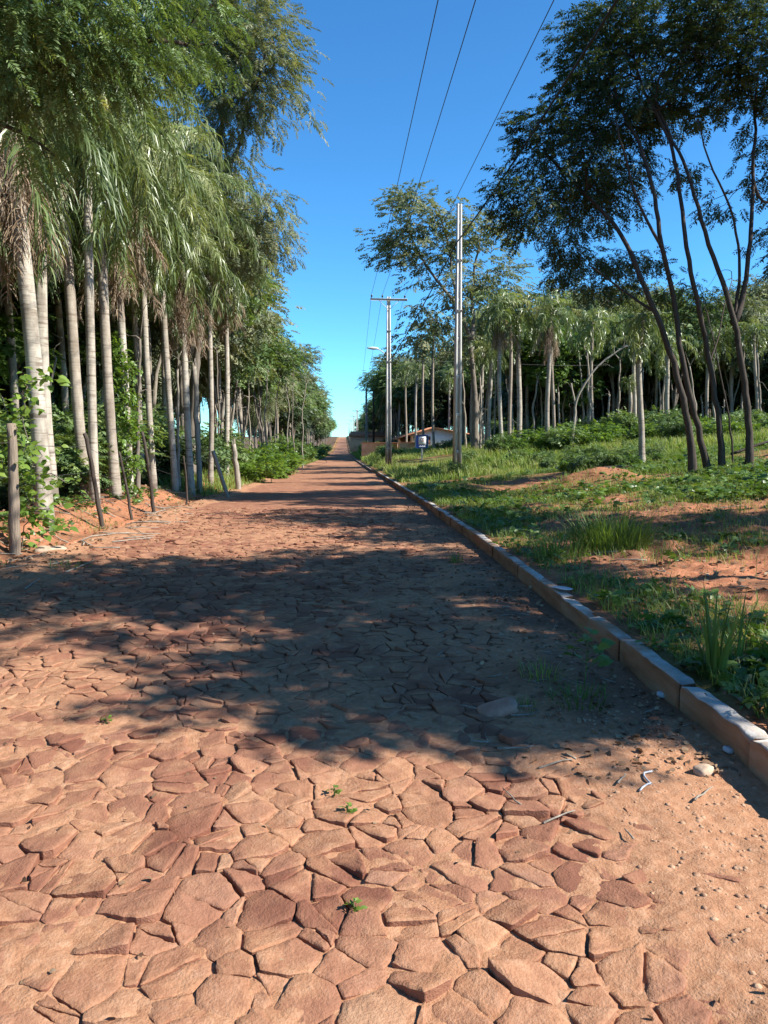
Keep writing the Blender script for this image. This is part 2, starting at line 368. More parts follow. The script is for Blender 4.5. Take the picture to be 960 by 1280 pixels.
def axis(*segs):
    out = [segs[0][0]]
    for a_, b_, s0, s1 in segs:
        x = a_
        L = b_ - a_
        while True:
            s_ = s0 + (s1 - s0) * (x - a_) / L; x += s_
            if x >= b_ - s_ * .5: break
            out.append(x)
        out.append(b_)
    return np.array(out)
def grid_faces(nx, ny):
    i, j = np.meshgrid(np.arange(nx - 1), np.arange(ny - 1), indexing='ij'); i = i.ravel(); j = j.ravel()
    return np.stack((i * ny + j, (i + 1) * ny + j, (i + 1) * ny + j + 1, i * ny + j + 1), 1)
gx = axis((-900, -60, 90, 12), (-60, -8, 6, .5), (-8, -3.7, .12, .05), (-3.7, 1.86, .5, .5), (1.86, 1.94, .04, .04), (1.94, 6.5, .035, .06), (6.5, 20, .12, .6), (20, 60, 1.2, 8), (60, 900, 20, 120))
gy = axis((-60, 1, 5, .5), (1, 2.4, .1, .05), (2.4, 9, .035, .05), (9, 24, .07, .14), (24, 70, .3, 1.2), (70, 700, 3, 18), (700, 4000, 60, 400))
GX, GY = np.meshgrid(gx, gy, indexing='ij'); GZ = ground_z(GX, GY)
green = .8 * sst(0, .30, fbm(GX * .45, GY * .45, 41) + .22 * fbm(GX * 1.8, GY * 1.8, 43) + .26 * sst(8, 26, GY) + .22 * sst(4, 9, GX) - .06) * (GX > 1.9)
green = green * (1 - np.exp(-(((GX - 5.6) / 1.3) ** 2 + ((GY - 17.2) / 1.0) ** 2)))
green = np.where(GX < XL, .4 * sst(25, 45, GY), green)
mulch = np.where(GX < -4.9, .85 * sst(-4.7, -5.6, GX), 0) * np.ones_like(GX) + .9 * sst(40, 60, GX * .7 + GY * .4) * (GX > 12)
g_me = make_mesh('ground', np.stack((GX, GY, GZ), -1).reshape(-1, 3), [grid_faces(len(gx), len(gy))], {'green': ('POINT', green.ravel()), 'mulch': ('POINT', np.clip(mulch, 0, 1).ravel())}, True, [M['ground']])
tag(link('ground', g_me), kind='structure')

# ---- the stone-paved road: irregular flat stones bedded in red earth
CS = .136
def _site(ix, iy):
    return (ix + .05 + .90 * _hash(ix, iy, 1)) * CS, (iy + .05 + .90 * _hash(ix, iy, 2)) * CS, (_hash(ix, iy, 3) - .4) * .013
def camber(x, y):
    """slow rises and ruts of the carriageway, sinking under the soil at both edges"""
    return .05 * fbm(x * .35, y * .35, 87) - .03 * sst(1.0, 1.84, x) - .30 * sst(XL + .15, XL - .45, x + .35 * fbm(x * .9, y * .9, 88)) - .02
def earth(x, y):
    c = .0060 + .024 * fbm(x * .55, y * .55, 81) + .040 * fbm(x * 2.3, y * 2.3, 82) + .020 * fbm(x * 11, y * 11, 83) + .006 * fbm(x * 45, y * 45, 84)
    er = sst(.78, 1.35, x + .5 * fbm(x * .9, y * .9, 85)); el = sst(-3.0, -3.7, x + .6 * fbm(x * .8, y * .8, 86))
    return c + .045 * np.maximum(er, el)
def mulch_at(x, y):
    return .75 * sst(-.05, .38, .7 * fbm(x * 1.3, y * 1.3, 91) + .5 * fbm(x * 7, y * 7, 92) + .55 * sst(.55, 1.6, x) * sst(3.3, 4.4, y) - .28) * sst(2.9, 3.6, y)
def road_h(x, y):
    """height of the earth bed over the profile; past the modelled stones their tops are pressed into the bed itself"""
    h = earth(x, y); far = sst(15.5, 17.5, y); cell = np.full(x.shape, .5); dirt = np.ones(x.shape)
    if far.max() > 0:
        cx = np.floor(x / CS); cy = np.floor(y / CS); d1 = np.full(x.shape, 1e9); c = cell
        for i in (-1, 0, 1):
            for j in (-1, 0, 1):
                qx, qy, wg = _site(cx + i, cy + j); d = (x - qx) ** 2 + (y - qy) ** 2 - wg; n_ = d < d1; d1 = np.where(n_, d, d1); c = np.where(n_, _hash(cx + i, cy + j, 7), c)
        sh = .012 + .012 * c; k = far * sst(60, 30, y); h = np.where(sh > h, h + (sh - h) * k, h); cell = c; dirt = np.where((sh > earth(x, y)) & (far > .5), .25 + .4 * sst(20, 60, y), 1.0)
    return h * sst(140, 60, y) + camber(x, y), cell, dirt, mulch_at(x, y)
def road_patch(xs, ys, dz=0.0):
    X, Y = np.meshgrid(xs, ys, indexing='ij'); h, c_, d_, m_ = road_h(X, Y); Z = zr(Y) + h + dz
    return np.stack((X, Y, Z), -1).reshape(-1, 3), grid_faces(len(xs), len(ys)), c_.ravel(), d_.ravel(), m_.ravel()
pats = [road_patch(axis((-2.5, 2.0, .0115, .0115)), axis((1.25, 5.0, .009, .015))),
        road_patch(axis((-4.4, -2.49, .025, .025)), axis((-1.0, 5.0, .025, .025)), -.001),
        road_patch(axis((-2.5, 2.0, .03, .03)), axis((-1.0, 1.27, .03, .03)), -.001),
        road_patch(axis((-4.4, 2.0, .022, .022)), axis((4.98, 9.0, .018, .028), (9, 16.2, .028, .055)), -.001),
        road_patch(axis((-4.4, 2.0, .05, .05)), axis((16.1, 48, .055, .14)), -.002),
        road_patch(axis((-4.4, 2.0, .4, .4)), axis((47.8, 800, .8, 8)), -.003),
        road_patch(axis((-4.4, 2.0, .4, .4)), axis((-50, -.98, 1, .5)), -.003)]
off = 0; FV = []; FF = []; FT = []; A1 = []; A2 = []; A3 = []
for V, Fq, c_, d_, m_ in pats: FV.append(V); FF.append(Fq + off); off += len(V); A1.append(c_); A2.append(d_); A3.append(m_)
def clip(poly, nx, ny, c):
    """keep the part of a convex polygon with nx*x + ny*y <= c"""
    out = []; n = len(poly); dd = [nx * p[0] + ny * p[1] - c for p in poly]
    for i in range(n):
        j = (i + 1) % n
        if dd[i] <= 0: out.append(poly[i])
        if (dd[i] < 0) != (dd[j] < 0) and dd[i] != dd[j]:
            t = dd[i] / (dd[i] - dd[j]); out.append((poly[i][0] + t * (poly[j][0] - poly[i][0]), poly[i][1] + t * (poly[j][1] - poly[i][1])))
    return out
gi, gj = np.meshgrid(np.arange(int(-4.3 / CS), int(1.9 / CS) + 1), np.arange(int(.9 / CS), int(17.5 / CS)), indexing='ij')
pad = 3; PI, PJ = np.meshgrid(np.arange(gi.min() - pad, gi.max() + pad + 1), np.arange(gj.min() - pad, gj.max() + pad + 1), indexing='ij')
SX, SY, SW = _site(PI.astype(float), PJ.astype(float)); HH = [_hash(PI.astype(float), PJ.astype(float), 100 + q) for q in range(8)]
nb = sorted([(i, j) for i in range(-2, 3) for j in range(-2, 3) if (i, j) != (0, 0)], key=lambda t: t[0] ** 2 + t[1] ** 2)
rngs = np.random.default_rng(12)
OUT = []                                            # outlines of all stones, and their tone, height and tilt
for a_ in range(pad, SX.shape[0] - pad):
    for b_ in range(pad, SX.shape[1] - pad):
        x0, y0, w0 = SX[a_, b_], SY[a_, b_], SW[a_, b_]; h1, h2, h3, h4, h5, h6, h7, h8 = (q[a_, b_] for q in HH)
        poly = [(x0 - .3, y0 - .3), (x0 + .3, y0 - .3), (x0 + .3, y0 + .3), (x0 - .3, y0 + .3)]
        for i, j in nb:
            qx, qy = SX[a_ + i, b_ + j], SY[a_ + i, b_ + j]; dx, dy = qx - x0, qy - y0; L = math.hypot(dx, dy)
            if L < 1e-4: continue
            m = (qx * qx + qy * qy - SW[a_ + i, b_ + j] - x0 * x0 - y0 * y0 + w0) / 2 / L
            poly = clip(poly, dx / L, dy / L, m - (.0015 + .0085 * h1 * ((h2 * 7 + i * .37 + j * .61) % 1) ** 1.5))
            if len(poly) < 3: break
        if len(poly) < 3: continue
        if h8 < .30:                                # some stones are split in two
            an = h7 * 6.28; cxm = sum(p[0] for p in poly) / len(poly); cym = sum(p[1] for p in poly) / len(poly); n_ = (math.cos(an), math.sin(an)); c = n_[0] * cxm + n_[1] * cym
            OUT.append((clip(poly, n_[0], n_[1], c - .003), h1, h2, h3, h4)); OUT.append((clip(poly, -n_[0], -n_[1], -c - .003), h2, h3, h5, (h4 + .13 * h6) % 1))
        else: OUT.append((poly, h5, h6, h3, h4))
for poly, h1, h2, h3, h4 in OUT:
    if len(poly) < 3: continue
    p = np.array(poly); c0 = p.mean(0)
    e = np.roll(p, -1, 0) - p; L = np.linalg.norm(e, axis=1)
    if L.sum() < .16: continue
    p = p + (c0 - p) * .02; near = c0[1] < 5.5
    ch = []                                         # knock the corners off, then break the edges up
    for k in range(len(p)):
        pr, nx_ = p[k - 1], p[(k + 1) % len(p)]; q = .04 + .13 * ((h1 * 17 + k * .31) % 1); q2 = .04 + .13 * ((h2 * 23 + k * .47) % 1)
        ch += [p[k] + (pr - p[k]) * q, p[k] * .80 + .10 * (p[k] + (pr - p[k]) * q) + .10 * (p[k] + (nx_ - p[k]) * q2), p[k] + (nx_ - p[k]) * q2]
    ch = np.array(ch); st = .013 if c0[1] < 3.4 else .022 if near else .05
    o = []
    for k in range(len(ch)):
        A_, B_ = ch[k], ch[(k + 1) % len(ch)]; n = max(1, int(np.linalg.norm(B_ - A_) / st)); t = np.arange(n)[:, None] / n; o.append(A_ + (B_ - A_) * t)
    o = np.concatenate(o); n = len(o)
    dv = o - c0; ln = np.linalg.norm(dv, axis=1)[:, None]; ja = fbm(o[:, 0] * 22 + h1 * 50, o[:, 1] * 22, 65, 3)[:, None] * .016 + fbm(o[:, 0] * 75, o[:, 1] * 75, 66, 2)[:, None] * .006
    o = o + dv / ln * np.minimum(ja, .004); ln = np.linalg.norm(o - c0, axis=1)[:, None]
    z0 = .0125 + .011 * h3 ** 2; tx, ty = (h1 - .5) * .26, (h2 - .5) * .26
    if h3 > .86: tx *= 1.8; ty *= 1.8
    chm = .0018 + .0065 * vn(o[:, 0] * 30, o[:, 1] * 30, 67)[:, None]      # a chipped, uneven arris
    rings = [(o, -.055 + 0 * chm[:, 0]), (o, -chm[:, 0] * .75), (c0 + (o - c0) * np.clip(1 - chm / ln, .5, 1), 0 * chm[:, 0]), (c0 + (o - c0) * .66, 0 * chm[:, 0]), (c0 + (o - c0) * .33, 0 * chm[:, 0])]
    Vs = []
    for k, (q, dz) in enumerate(rings):
        zt = z0 + tx * (q[:, 0] - c0[0]) + ty * (q[:, 1] - c0[1]) + dz
        if k >= 1: zt = zt + .011 * fbm(q[:, 0] * 15, q[:, 1] * 15, 71) + (.006 * fbm(q[:, 0] * 42, q[:, 1] * 42, 72) if near else 0)
        Vs.append(np.column_stack((q, zt)))
    side_top = Vs[1].copy(); Vs = [Vs[0], side_top] + Vs[1:]            # side and top meet in a hard edge
    V = np.concatenate(Vs); cz = z0 + .011 * float(fbm(np.array(c0[0] * 15), np.array(c0[1] * 15), 71)); V = np.concatenate((V, [[c0[0], c0[1], cz]]))
    V[:, 2] += zr(V[:, 1]) + camber(V[:, 0], V[:, 1])
    i = np.arange(n); k = (i + 1) % n; qs = [np.stack((r * n + i, r * n + k, (r + 1) * n + k, (r + 1) * n + i), 1) for r in (0, 2, 3, 4)]
    FV.append(V); FF.append(np.concatenate(qs) + off); FT.append(np.stack((5 * n + i, 5 * n + k, np.full(n, 6 * n)), 1) + off); off += len(V)
    du = .10 + .6 * sst(-.1, .2, fbm(V[:, 0] * 1.6, V[:, 1] * 1.6, 95)) + .6 * sst(-.05, .28, fbm(V[:, 0] * 9, V[:, 1] * 9, 96)); du = np.clip(du, 0, .92); du[:2 * n] *= .25
    A1.append(np.full(len(V), h4)); A2.append(du); A3.append(mulch_at(V[:, 0], V[:, 1]))
r_me = make_mesh('road', np.concatenate(FV), [np.concatenate(FF), np.concatenate(FT)], {'cell': ('POINT', np.concatenate(A1)), 'dirt': ('POINT', np.concatenate(A2)), 'mulch': ('POINT', np.concatenate(A3))}, True, [M['road']])
tag(link('road', r_me), kind='structure')
def road_z(x, y):
    h = road_h(np.array([[float(x)]]), np.array([[float(y)]]))[0]; return float(zr(y) + max(h[0, 0], camber(np.array(float(x)), np.array(float(y))) + .012))

# ---- kerb: cast blocks, each a little out of line with the next
def kerb(y0, y1, x0, rng, name, slope=0.0):
    mb = MB(); y = y0
    while y < y1:
        L = rng.uniform(.55, .95) if y < 14 else 1.2
        n = max(3, int(L / .06)) if y < 14 else 4
        ys = np.linspace(y + .0015, y + L - .0015, n); dx = rng.uniform(-.006, .006); dz = rng.uniform(-.008, .008); wv = rng.uniform(-.008, .008)
        prof = [(0, -.25), (0, .128), (.004, .141), (.012, .147), (.088, .147), (.099, .141), (.104, .13), (.104, -.25)]
        V = []
        for k, yy in enumerate(ys):
            for (qx, qz) in prof:
                jx = .014 * float(fbm(np.array(yy * 7 + qz * 9), np.array(qx * 30 + y), 5)) + .006 * float(fbm(np.array(yy * 30), np.array(qz * 40 + qx * 30), 6))
                jz = (.014 * float(fbm(np.array(yy * 6.), np.array(qx * 12 + y), 7)) + .020 * float(fbm(np.array(yy * 22.), np.array(qx * 40), 8))) if qz > .1 else 0
                if (k == 0 or k == n - 1) and qz > .12: jz -= rng.uniform(.001, .016)
                V.append((x0 + slope * (yy - y0) + qx + dx + wv * (k / n) + jx, yy, float(zr(yy)) + qz + dz + jz))
        np_ = len(prof); i, j = np.meshgrid(np.arange(n - 1), np.arange(np_ - 1), indexing='ij'); i = i.ravel(); j = j.ravel()
        fs = [np.stack((i * np_ + j, i * np_ + j + 1, (i + 1) * np_ + j + 1, (i + 1) * np_ + j), 1)]
        fs.append(np.array([(0, b_ + 1, b_) for b_ in range(1, np_ - 1)])[:, ::-1]); b0 = (n - 1) * np_
        fs.append(np.array([(b0, b0 + b_ + 1, b0 + b_) for b_ in range(1, np_ - 1)]))
        mb.add(V, fs); y += L
    return tag(mb.build(name, M['kerb']), kind='structure')
_r = random.Random(4)
kerb(-3.0, KE, XR, _r, 'kerb'); kerb(KE + 5, 120, XR - .15, _r, 'kerb', -.002)

# ------------------------------------------------------------------ leaves, palms, trees
def scatter(tV, tF, pos, xd, up, sc):
    """copies of one leaf spray: local +X along xd, +Z near up"""
    xd = xd / (np.linalg.norm(xd, axis=1)[:, None] + 1e-9); yd = np.cross(up, xd); yd /= np.linalg.norm(yd, axis=1)[:, None] + 1e-9; zd = np.cross(xd, yd)
    V = (tV[None, :, 0, None] * xd[:, None] + tV[None, :, 1, None] * yd[:, None] + tV[None, :, 2, None] * zd[:, None]) * np.asarray(sc)[:, None, None] + pos[:, None]
    n, k = V.shape[:2]; Fq = tF[None] + (np.arange(n) * k)[:, None, None]
    return V.reshape(-1, 3), Fq.reshape(-1, tF.shape[1])
def rhombs(base, d, wd, L, W, droop=0.0):
    """one four-cornered leaflet per row: base point, direction, width direction"""
    L = np.asarray(L)[:, None]; W = np.asarray(W)[:, None]
    mid = base + d * L * .5; tip = base + d * L; tip[:, 2] -= droop * L[:, 0]
    V = np.stack((base, mid + wd * W * .5, tip, mid - wd * W * .5), 1); n = len(base)
    return V.reshape(-1, 3), np.arange(n * 4).reshape(n, 4)
def tpl_feather(n, L, W, seed, curl=.35):
    """a feathery compound leaf one metre long: n pairs of leaflets along a drooping stalk"""
    r = np.random.default_rng(seed); t = np.repeat(np.linspace(.12, 1, n), 2); s = np.tile((1, -1), n)
    b = np.stack((t, np.zeros_like(t), -curl * t * t), 1)
    an = r.normal(1.05, .14, 2 * n); d = np.stack((np.cos(an), s * np.sin(an), -.25 + r.normal(0, .22, 2 * n)), 1); d /= np.linalg.norm(d, axis=1)[:, None]
    wd = np.cross(d, np.stack((r.normal(0, .35, 2 * n), r.normal(0, .35, 2 * n), np.ones(2 * n)), 1)); wd /= np.linalg.norm(wd, axis=1)[:, None]
    l = L * (1.15 - .75 * np.abs(t - .45)) * r.uniform(.8, 1.2, 2 * n)
    return rhombs(b, d, wd, l, W * r.uniform(.8, 1.2, 2 * n), .12)
def tpl_broad(n, L, W, seed):
    """a twig with n oval leaves, each folded along its midrib and drooping at the tip"""
    r = np.random.default_rng(seed); V = []; Fq = []
    for k in range(n):
        t = .2 + .8 * k / max(1, n - 1); s = 1 if k % 2 else -1; an = r.uniform(.5, 1.15) * s if k < n - 1 else 0
        d = np.array((math.cos(an), math.sin(an), r.uniform(-.35, .25))); d /= np.linalg.norm(d); up = np.array((r.normal(0, .3), r.normal(0, .3), 1)); wd = np.cross(d, up); wd /= np.linalg.norm(wd); z = np.cross(wd, d)
        l = L * r.uniform(.7, 1.15); ww = W * l / L; b = np.array((t * .75, 0, -.12 * t * t)); o = len(V)
        V += [b, b + d * l * .3 + wd * ww * .5 + z * .05 * l, b + d * l * .3, b + d * l * .3 - wd * ww * .5 + z * .05 * l, b + d * l * .68 + wd * ww * .38, b + d * l * .68 - z * .03 * l, b + d * l * .68 - wd * ww * .38, b + d * l - z * .16 * l]
        Fq += [(o, o + 1, o + 2, o + 2), ]
        Fq[-1] = (o, o + 2, o + 1, o + 1)
        Fq = Fq[:-1] + [(o, o + 3, o + 2, o + 1), (o + 1, o + 2, o + 5, o + 4), (o + 2, o + 3, o + 6, o + 5), (o + 4, o + 5, o + 6, o + 7)]
    return np.array(V, float), np.array(Fq)
TPL = {'fine': tpl_feather(9, .34, .105, 1), 'finer': tpl_feather(12, .30, .075, 2), 'mid': tpl_feather(6, .42, .16, 3, .3), 'coarse': tpl_feather(4, .55, .26, 4, .25),
       'broad': tpl_broad(7, .42, .24, 5), 'broadlow': tpl_broad(5, .55, .32, 6), 'willow': tpl_feather(7, .5, .07, 7, .6)}

def grow(stems, clusters, rng, start=.35, step=.38, rtip=.007, rexp=.48):
    """a branch skeleton: every leaf cluster is joined to the nearest limb grown so far"""
    pos = []; par = []; rfix = []; elig = []; tan = []
    chains = []
    for pts, r0, r1 in stems:
        pts = np.asarray(pts, float); seg = np.linalg.norm(np.diff(pts, axis=0), axis=1); T = np.concatenate(([0], np.cumsum(seg))); n = max(6, int(T[-1] / .28))
        tt = np.linspace(0, T[-1], n); q = np.stack([np.interp(tt, T, pts[:, k]) for k in range(3)], 1)
        ker = np.hanning(7); ker /= ker.sum()
        qs = np.stack([np.convolve(np.pad(q[:, k], 3, mode='edge'), ker, 'valid') for k in range(3)], 1); qs[0] = q[0]; qs[-1] = q[-1]; q = qs
        q[2:-1] += rng.normal(0, .012, (n - 3, 3))
        if T[-1] > 4 and r0 > .03:                  # limbs snake a little
            f_ = np.linspace(0, 1, n); am = .055 * np.sin(np.pi * f_) * min(1, T[-1] / 8); q[:, 0] += am * np.sin(f_ * rng.uniform(13, 19) + rng.uniform(0, 6)); q[:, 1] += am * np.sin(f_ * rng.uniform(13, 19) + rng.uniform(0, 6))
        ids = []
        for k in range(n):
            pos.append(q[k]); par.append(ids[-1] if ids else -1); f = k / (n - 1); rfix.append(r0 + (r1 - r0) * f ** .85 + (.35 * r0 * max(0, 1 - f * n / 4) if r0 > .05 else 0)); elig.append(f > start); tan.append(q[min(k + 1, n - 1)] - q[max(k - 1, 0)]); ids.append(len(pos) - 1)
        chains.append((ids, True))
    nstem = len(pos)
    Pa = np.array(pos); order = np.argsort([np.min(np.linalg.norm(Pa - c, axis=1)) for c in clusters])
    cnt = {}
    ends = []
    for ci in order:
        c = clusters[ci]; A = np.array(pos); el = np.array(elig); dv = c - A; dist = np.linalg.norm(dv, axis=1)
        tn = np.array(tan); tn /= np.linalg.norm(tn, axis=1)[:, None] + 1e-9
        cost = dist * (1.35 - .45 * (dv * tn).sum(1) / (dist + 1e-6)) + np.where(dv[:, 2] < 0, .6 * -dv[:, 2], 0) + np.where(el, 0, 1e6)
        k = int(np.argmin(cost)); D = dist[k]; n = max(2, int(D / step)); a0 = pos[k]
        ctrl = a0 + tn[k] * D * .3 + (c - a0) * .25 + np.array((0, 0, .10 * D)) + rng.normal(0, .07 * D, 3)
        ids = [k]; 
        for j in range(1, n + 1):
            f = j / n; p_ = a0 * (1 - f) ** 2 + 2 * ctrl * f * (1 - f) + c * f * f + (rng.normal(0, .03, 3) if j < n else 0)
            pos.append(p_); par.append(ids[-1]); rfix.append(None); elig.append(True); tan.append(p_ - pos[ids[-1]]); ids.append(len(pos) - 1)
        chains.append((ids, False)); ends.append((ci, pos[ids[-1]] - pos[ids[-2]]))
    num = np.zeros(len(pos))
    tips = set(ch[0][-1] for ch in chains)
    for t_ in tips:
        k = t_
        while k >= 0: num[k] += 1; k = par[k]
    rr = np.zeros(len(pos))
    for k in range(len(pos)):
        if rfix[k] is not None: rr[k] = rfix[k]
        else: rr[k] = min(rtip * num[k] ** rexp, rr[par[k]] * .86 if par[k] >= 0 else 9)
    return np.array(pos), chains, rr, dict((ci, d) for ci, d in ends)

def tree(name, label, cat, base, stems, lobes, tpl, leaf, barkm, seed, nspray=10, sscale=.34, rc=.36, droop=.25, group=None, start=.35, rtip=.007, flat=.6, shell=.35, sides=6, bare=()):
    """base: world point; stems: [(points, r0, r1)]; lobes: [(centre, (rx, ry, rz), clusters)], all in world metres"""
    rng = np.random.default_rng(seed); base = np.asarray(base, float)
    cl = []
    for c, r, n in lobes:
        v = rng.normal(0, 1, (n, 3)); v /= np.linalg.norm(v, axis=1)[:, None]; v *= (shell + (1 - shell) * rng.random((n, 1))) ** .6
        cl.append(np.asarray(c, float) + v * np.asarray(r))
    cl = np.concatenate(cl)
    pos, chains, rr, ends = grow(stems, list(cl), rng, start, rtip=rtip)
    root = thing(name, label, cat, base, group)
    tb = MB()
    for ids, is_stem in chains:
        r_ = rr[ids].copy()
        if not is_stem: r_[0] = min(r_[0], r_[1] * 1.35)
        tb.tube(pos[ids] - base, r_, (9 if is_stem else (sides if r_[1] > .02 else 4)), cap=is_stem)
    tb.build('trunk', barkm, root, True)
    n = len(cl); cent = cl.mean(0)
    k = nspray; pp = np.repeat(cl, k, 0) + np.clip(rng.normal(0, 1, (n * k, 3)), -1.5, 1.5) * rc * np.array((1, 1, flat))
    ed = np.array([ends.get(i, (0, 0, 1)) for i in range(n)]); ed /= np.linalg.norm(ed, axis=1)[:, None] + 1e-9
    outw = cl - cent; outw /= np.linalg.norm(outw, axis=1)[:, None] + 1e-9
    xd = np.repeat(ed * .5 + outw * .5, k, 0) + (pp - np.repeat(cl, k, 0)) / rc * .6 + rng.normal(0, .45, (n * k, 3)); xd[:, 2] = xd[:, 2] * .55 - droop
    up = np.tile((0, 0, 1.), (n * k, 1)) + rng.normal(0, .35, (n * k, 3))
    tV, tF = TPL[tpl]; V, Fq = scatter(tV, tF, pp - base, xd, up, sscale * rng.uniform(.6, 1.25, n * k))
    tone = np.repeat(np.clip(.5 + .17 * np.repeat(rng.normal(0, 1, n), k) + rng.normal(0, .12, n * k), .02, .98), len(tF)); tone = np.clip(tone + rng.normal(0, .07, len(tone)), 0, 1)
    link('crown', make_mesh('crown', V, [Fq], {'v': ('FACE', tone)}, False, [leaf]), root)
    return root

def frond_set(rng, nf, L, nl, ll, wl, e0, e1, arch, young=True, tone=0.5):
    """arching plume fronds with hanging leaflets; origin at the growing point"""
    mb = MB(); LV = []; LF = []; LA = []; o = 0
    for k in range(nf):
        f = k / max(1, nf - 1); el = rad(e0 + (e1 - e0) * f + rng.normal(0, 5)); az = k * 2.399 + rng.normal(0, .2); Lk = L * rng.uniform(.85, 1.1) * (1 - .18 * (1 - f) * (f < .2))
        n = 14; s = np.linspace(0, 1, n); cur = arch * rng.uniform(.8, 1.2)
        ang = el - cur * s ** 1.25; dx = np.cos(ang); dz = np.sin(ang); r_ = np.concatenate(([0], np.cumsum((dx[1:] + dx[:-1]) / 2))) / (n - 1) * Lk; z = np.concatenate(([0], np.cumsum((dz[1:] + dz[:-1]) / 2))) / (n - 1) * Lk
        tw = rng.normal(0, .18) * s ** 2; pts = np.stack((r_ * np.cos(az + tw), r_ * np.sin(az + tw), z), 1)
        mb.tube(pts, .030 * (1 - s) ** 1.1 * (L / 3) + .004, 4, False, v=.8 + .1 * rng.normal())
        m = nl * 2; t = np.clip(np.repeat(np.linspace(.16, 1, nl), 2) + rng.normal(0, .006, m), 0, 1); side = np.tile((1, -1), nl)
        B = np.stack([np.interp(t, s, pts[:, q]) for q in range(3)], 1); T = np.stack([np.interp(t, s, np.gradient(pts[:, q], s)) for q in range(3)], 1); T /= np.linalg.norm(T, axis=1)[:, None]
        S = np.cross(T, (0, 0, 1.)); S /= np.linalg.norm(S, axis=1)[:, None] + 1e-6; U = np.cross(S, T)
        roll = rng.normal(.15, .55, m)
        d0 = S * (side * np.cos(roll))[:, None] + U * np.sin(roll)[:, None] + T * rng.normal(.55, .15, m)[:, None]; d0 /= np.linalg.norm(d0, axis=1)[:, None]
        ln = ll * (1.0 - .62 * np.abs(t - .42) ** 1.3 * 1.6) * rng.uniform(.8, 1.15, m)
        hang = np.clip(rng.normal(.95, .25, m), .3, 1.5)[:, None]; dn = np.array((0, 0, -1.))
        d1 = d0 * .75 + dn * hang * .55; d1 /= np.linalg.norm(d1, axis=1)[:, None]; d2 = d0 * .32 + dn * hang; d2 /= np.linalg.norm(d2, axis=1)[:, None]
        p0 = B; p1 = B + d0 * (ln * .22)[:, None]; p2 = p1 + d1 * (ln * .33)[:, None]; p3 = p2 + d2 * (ln * .45)[:, None]
        W = np.cross(d1, T + rng.normal(0, .3, (m, 3))); W /= np.linalg.norm(W, axis=1)[:, None] + 1e-6; W = W * wl / 2
        V = np.stack((p0 - W * .6, p0 + W * .6, p1 - W, p1 + W, p2 - W * .9, p2 + W * .9, p3 - W * .15, p3 + W * .15), 1).reshape(-1, 3)
        b = (np.arange(m) * 8)[:, None]; LF.append(np.concatenate((b + (0, 1, 3, 2), b + (2, 3, 5, 4), b + (4, 5, 7, 6))) + o); LV.append(V); o += len(V)
        tk = tone + .16 * rng.normal() + (.12 if f < .25 and young else 0); a_ = np.clip(tk + rng.normal(0, .10, m), 0, 1); LA.append(np.concatenate((a_, a_, np.clip(a_ + .05, 0, 1))))
    mb.V.append(np.concatenate(LV)); mb.F.append(np.concatenate(LF) + mb.n); mb.A.append(np.concatenate(LA)); mb.n += o
    return mb
CROWNS = []; SKIRTS = []; LOWCROWNS = []
for k in range(4):
    rg = np.random.default_rng(100 + k)
    CROWNS.append(frond_set(rg, 18, 3.2, 82, .66, .025, 78, -50, 1.65, tone=.46).mesh('crown', M['palm_leaf']))
    LOWCROWNS.append(frond_set(rg, 18, 2.5, 30, .72, .055, 80, -50, 1.7, tone=.45).mesh('crown', M['palm_leaf']))
    SKIRTS.append(frond_set(rg, 17, 2.3, 60, .42, .014, -66, -86, .06, False, .55).mesh('dead_fronds', M['dry_frond']))
def palm(label, base, top, r0, r1, seed, cscale=1.0, skirt=True, group=None, bow=.0, bulge=0.0, low=False, name='palm_tree', rz=None, sscale=1.0):
    rg = np.random.default_rng(seed); base = np.asarray(base, float); top = np.asarray(top, float)
    root = thing(name, label, 'palm', base, group); t = np.linspace(0, 1, 26); v = top - base
    side = np.array((rg.normal(), rg.normal(), 0)); side /= np.linalg.norm(side)
    pts = v * t[:, None] + side * (np.sin(t * math.pi) * bow)[:, None] + side[[1, 0, 2]] * np.array((1, -1, 0)) * (np.sin(t * 2 * math.pi) * bow * .35)[:, None]; pts[0, 2] -= .25
    r = r0 + (r1 - r0) * t + r0 * .35 * np.exp(-t * 16) + bulge * np.exp(-((t - .5) / .22) ** 2); r = r * (1 + .02 * rg.normal(0, 1, 26))
    mb = MB(); mb.tube(pts, r, 12); mb.build('trunk', M['palm_bark'], root, True)
    k = seed % 4; z0 = rg.uniform(0, 6.28) if rz is None else rz
    link('crown', (LOWCROWNS if low else CROWNS)[k], root, tuple(v), (0, 0, z0), cscale)
    if skirt: link('dead_fronds', SKIRTS[(seed + 1) % 4], root, tuple(v - (0, 0, .35)), (0, 0, z0 + 1), cscale * sscale)
    return root
PXV = lambda y: 99
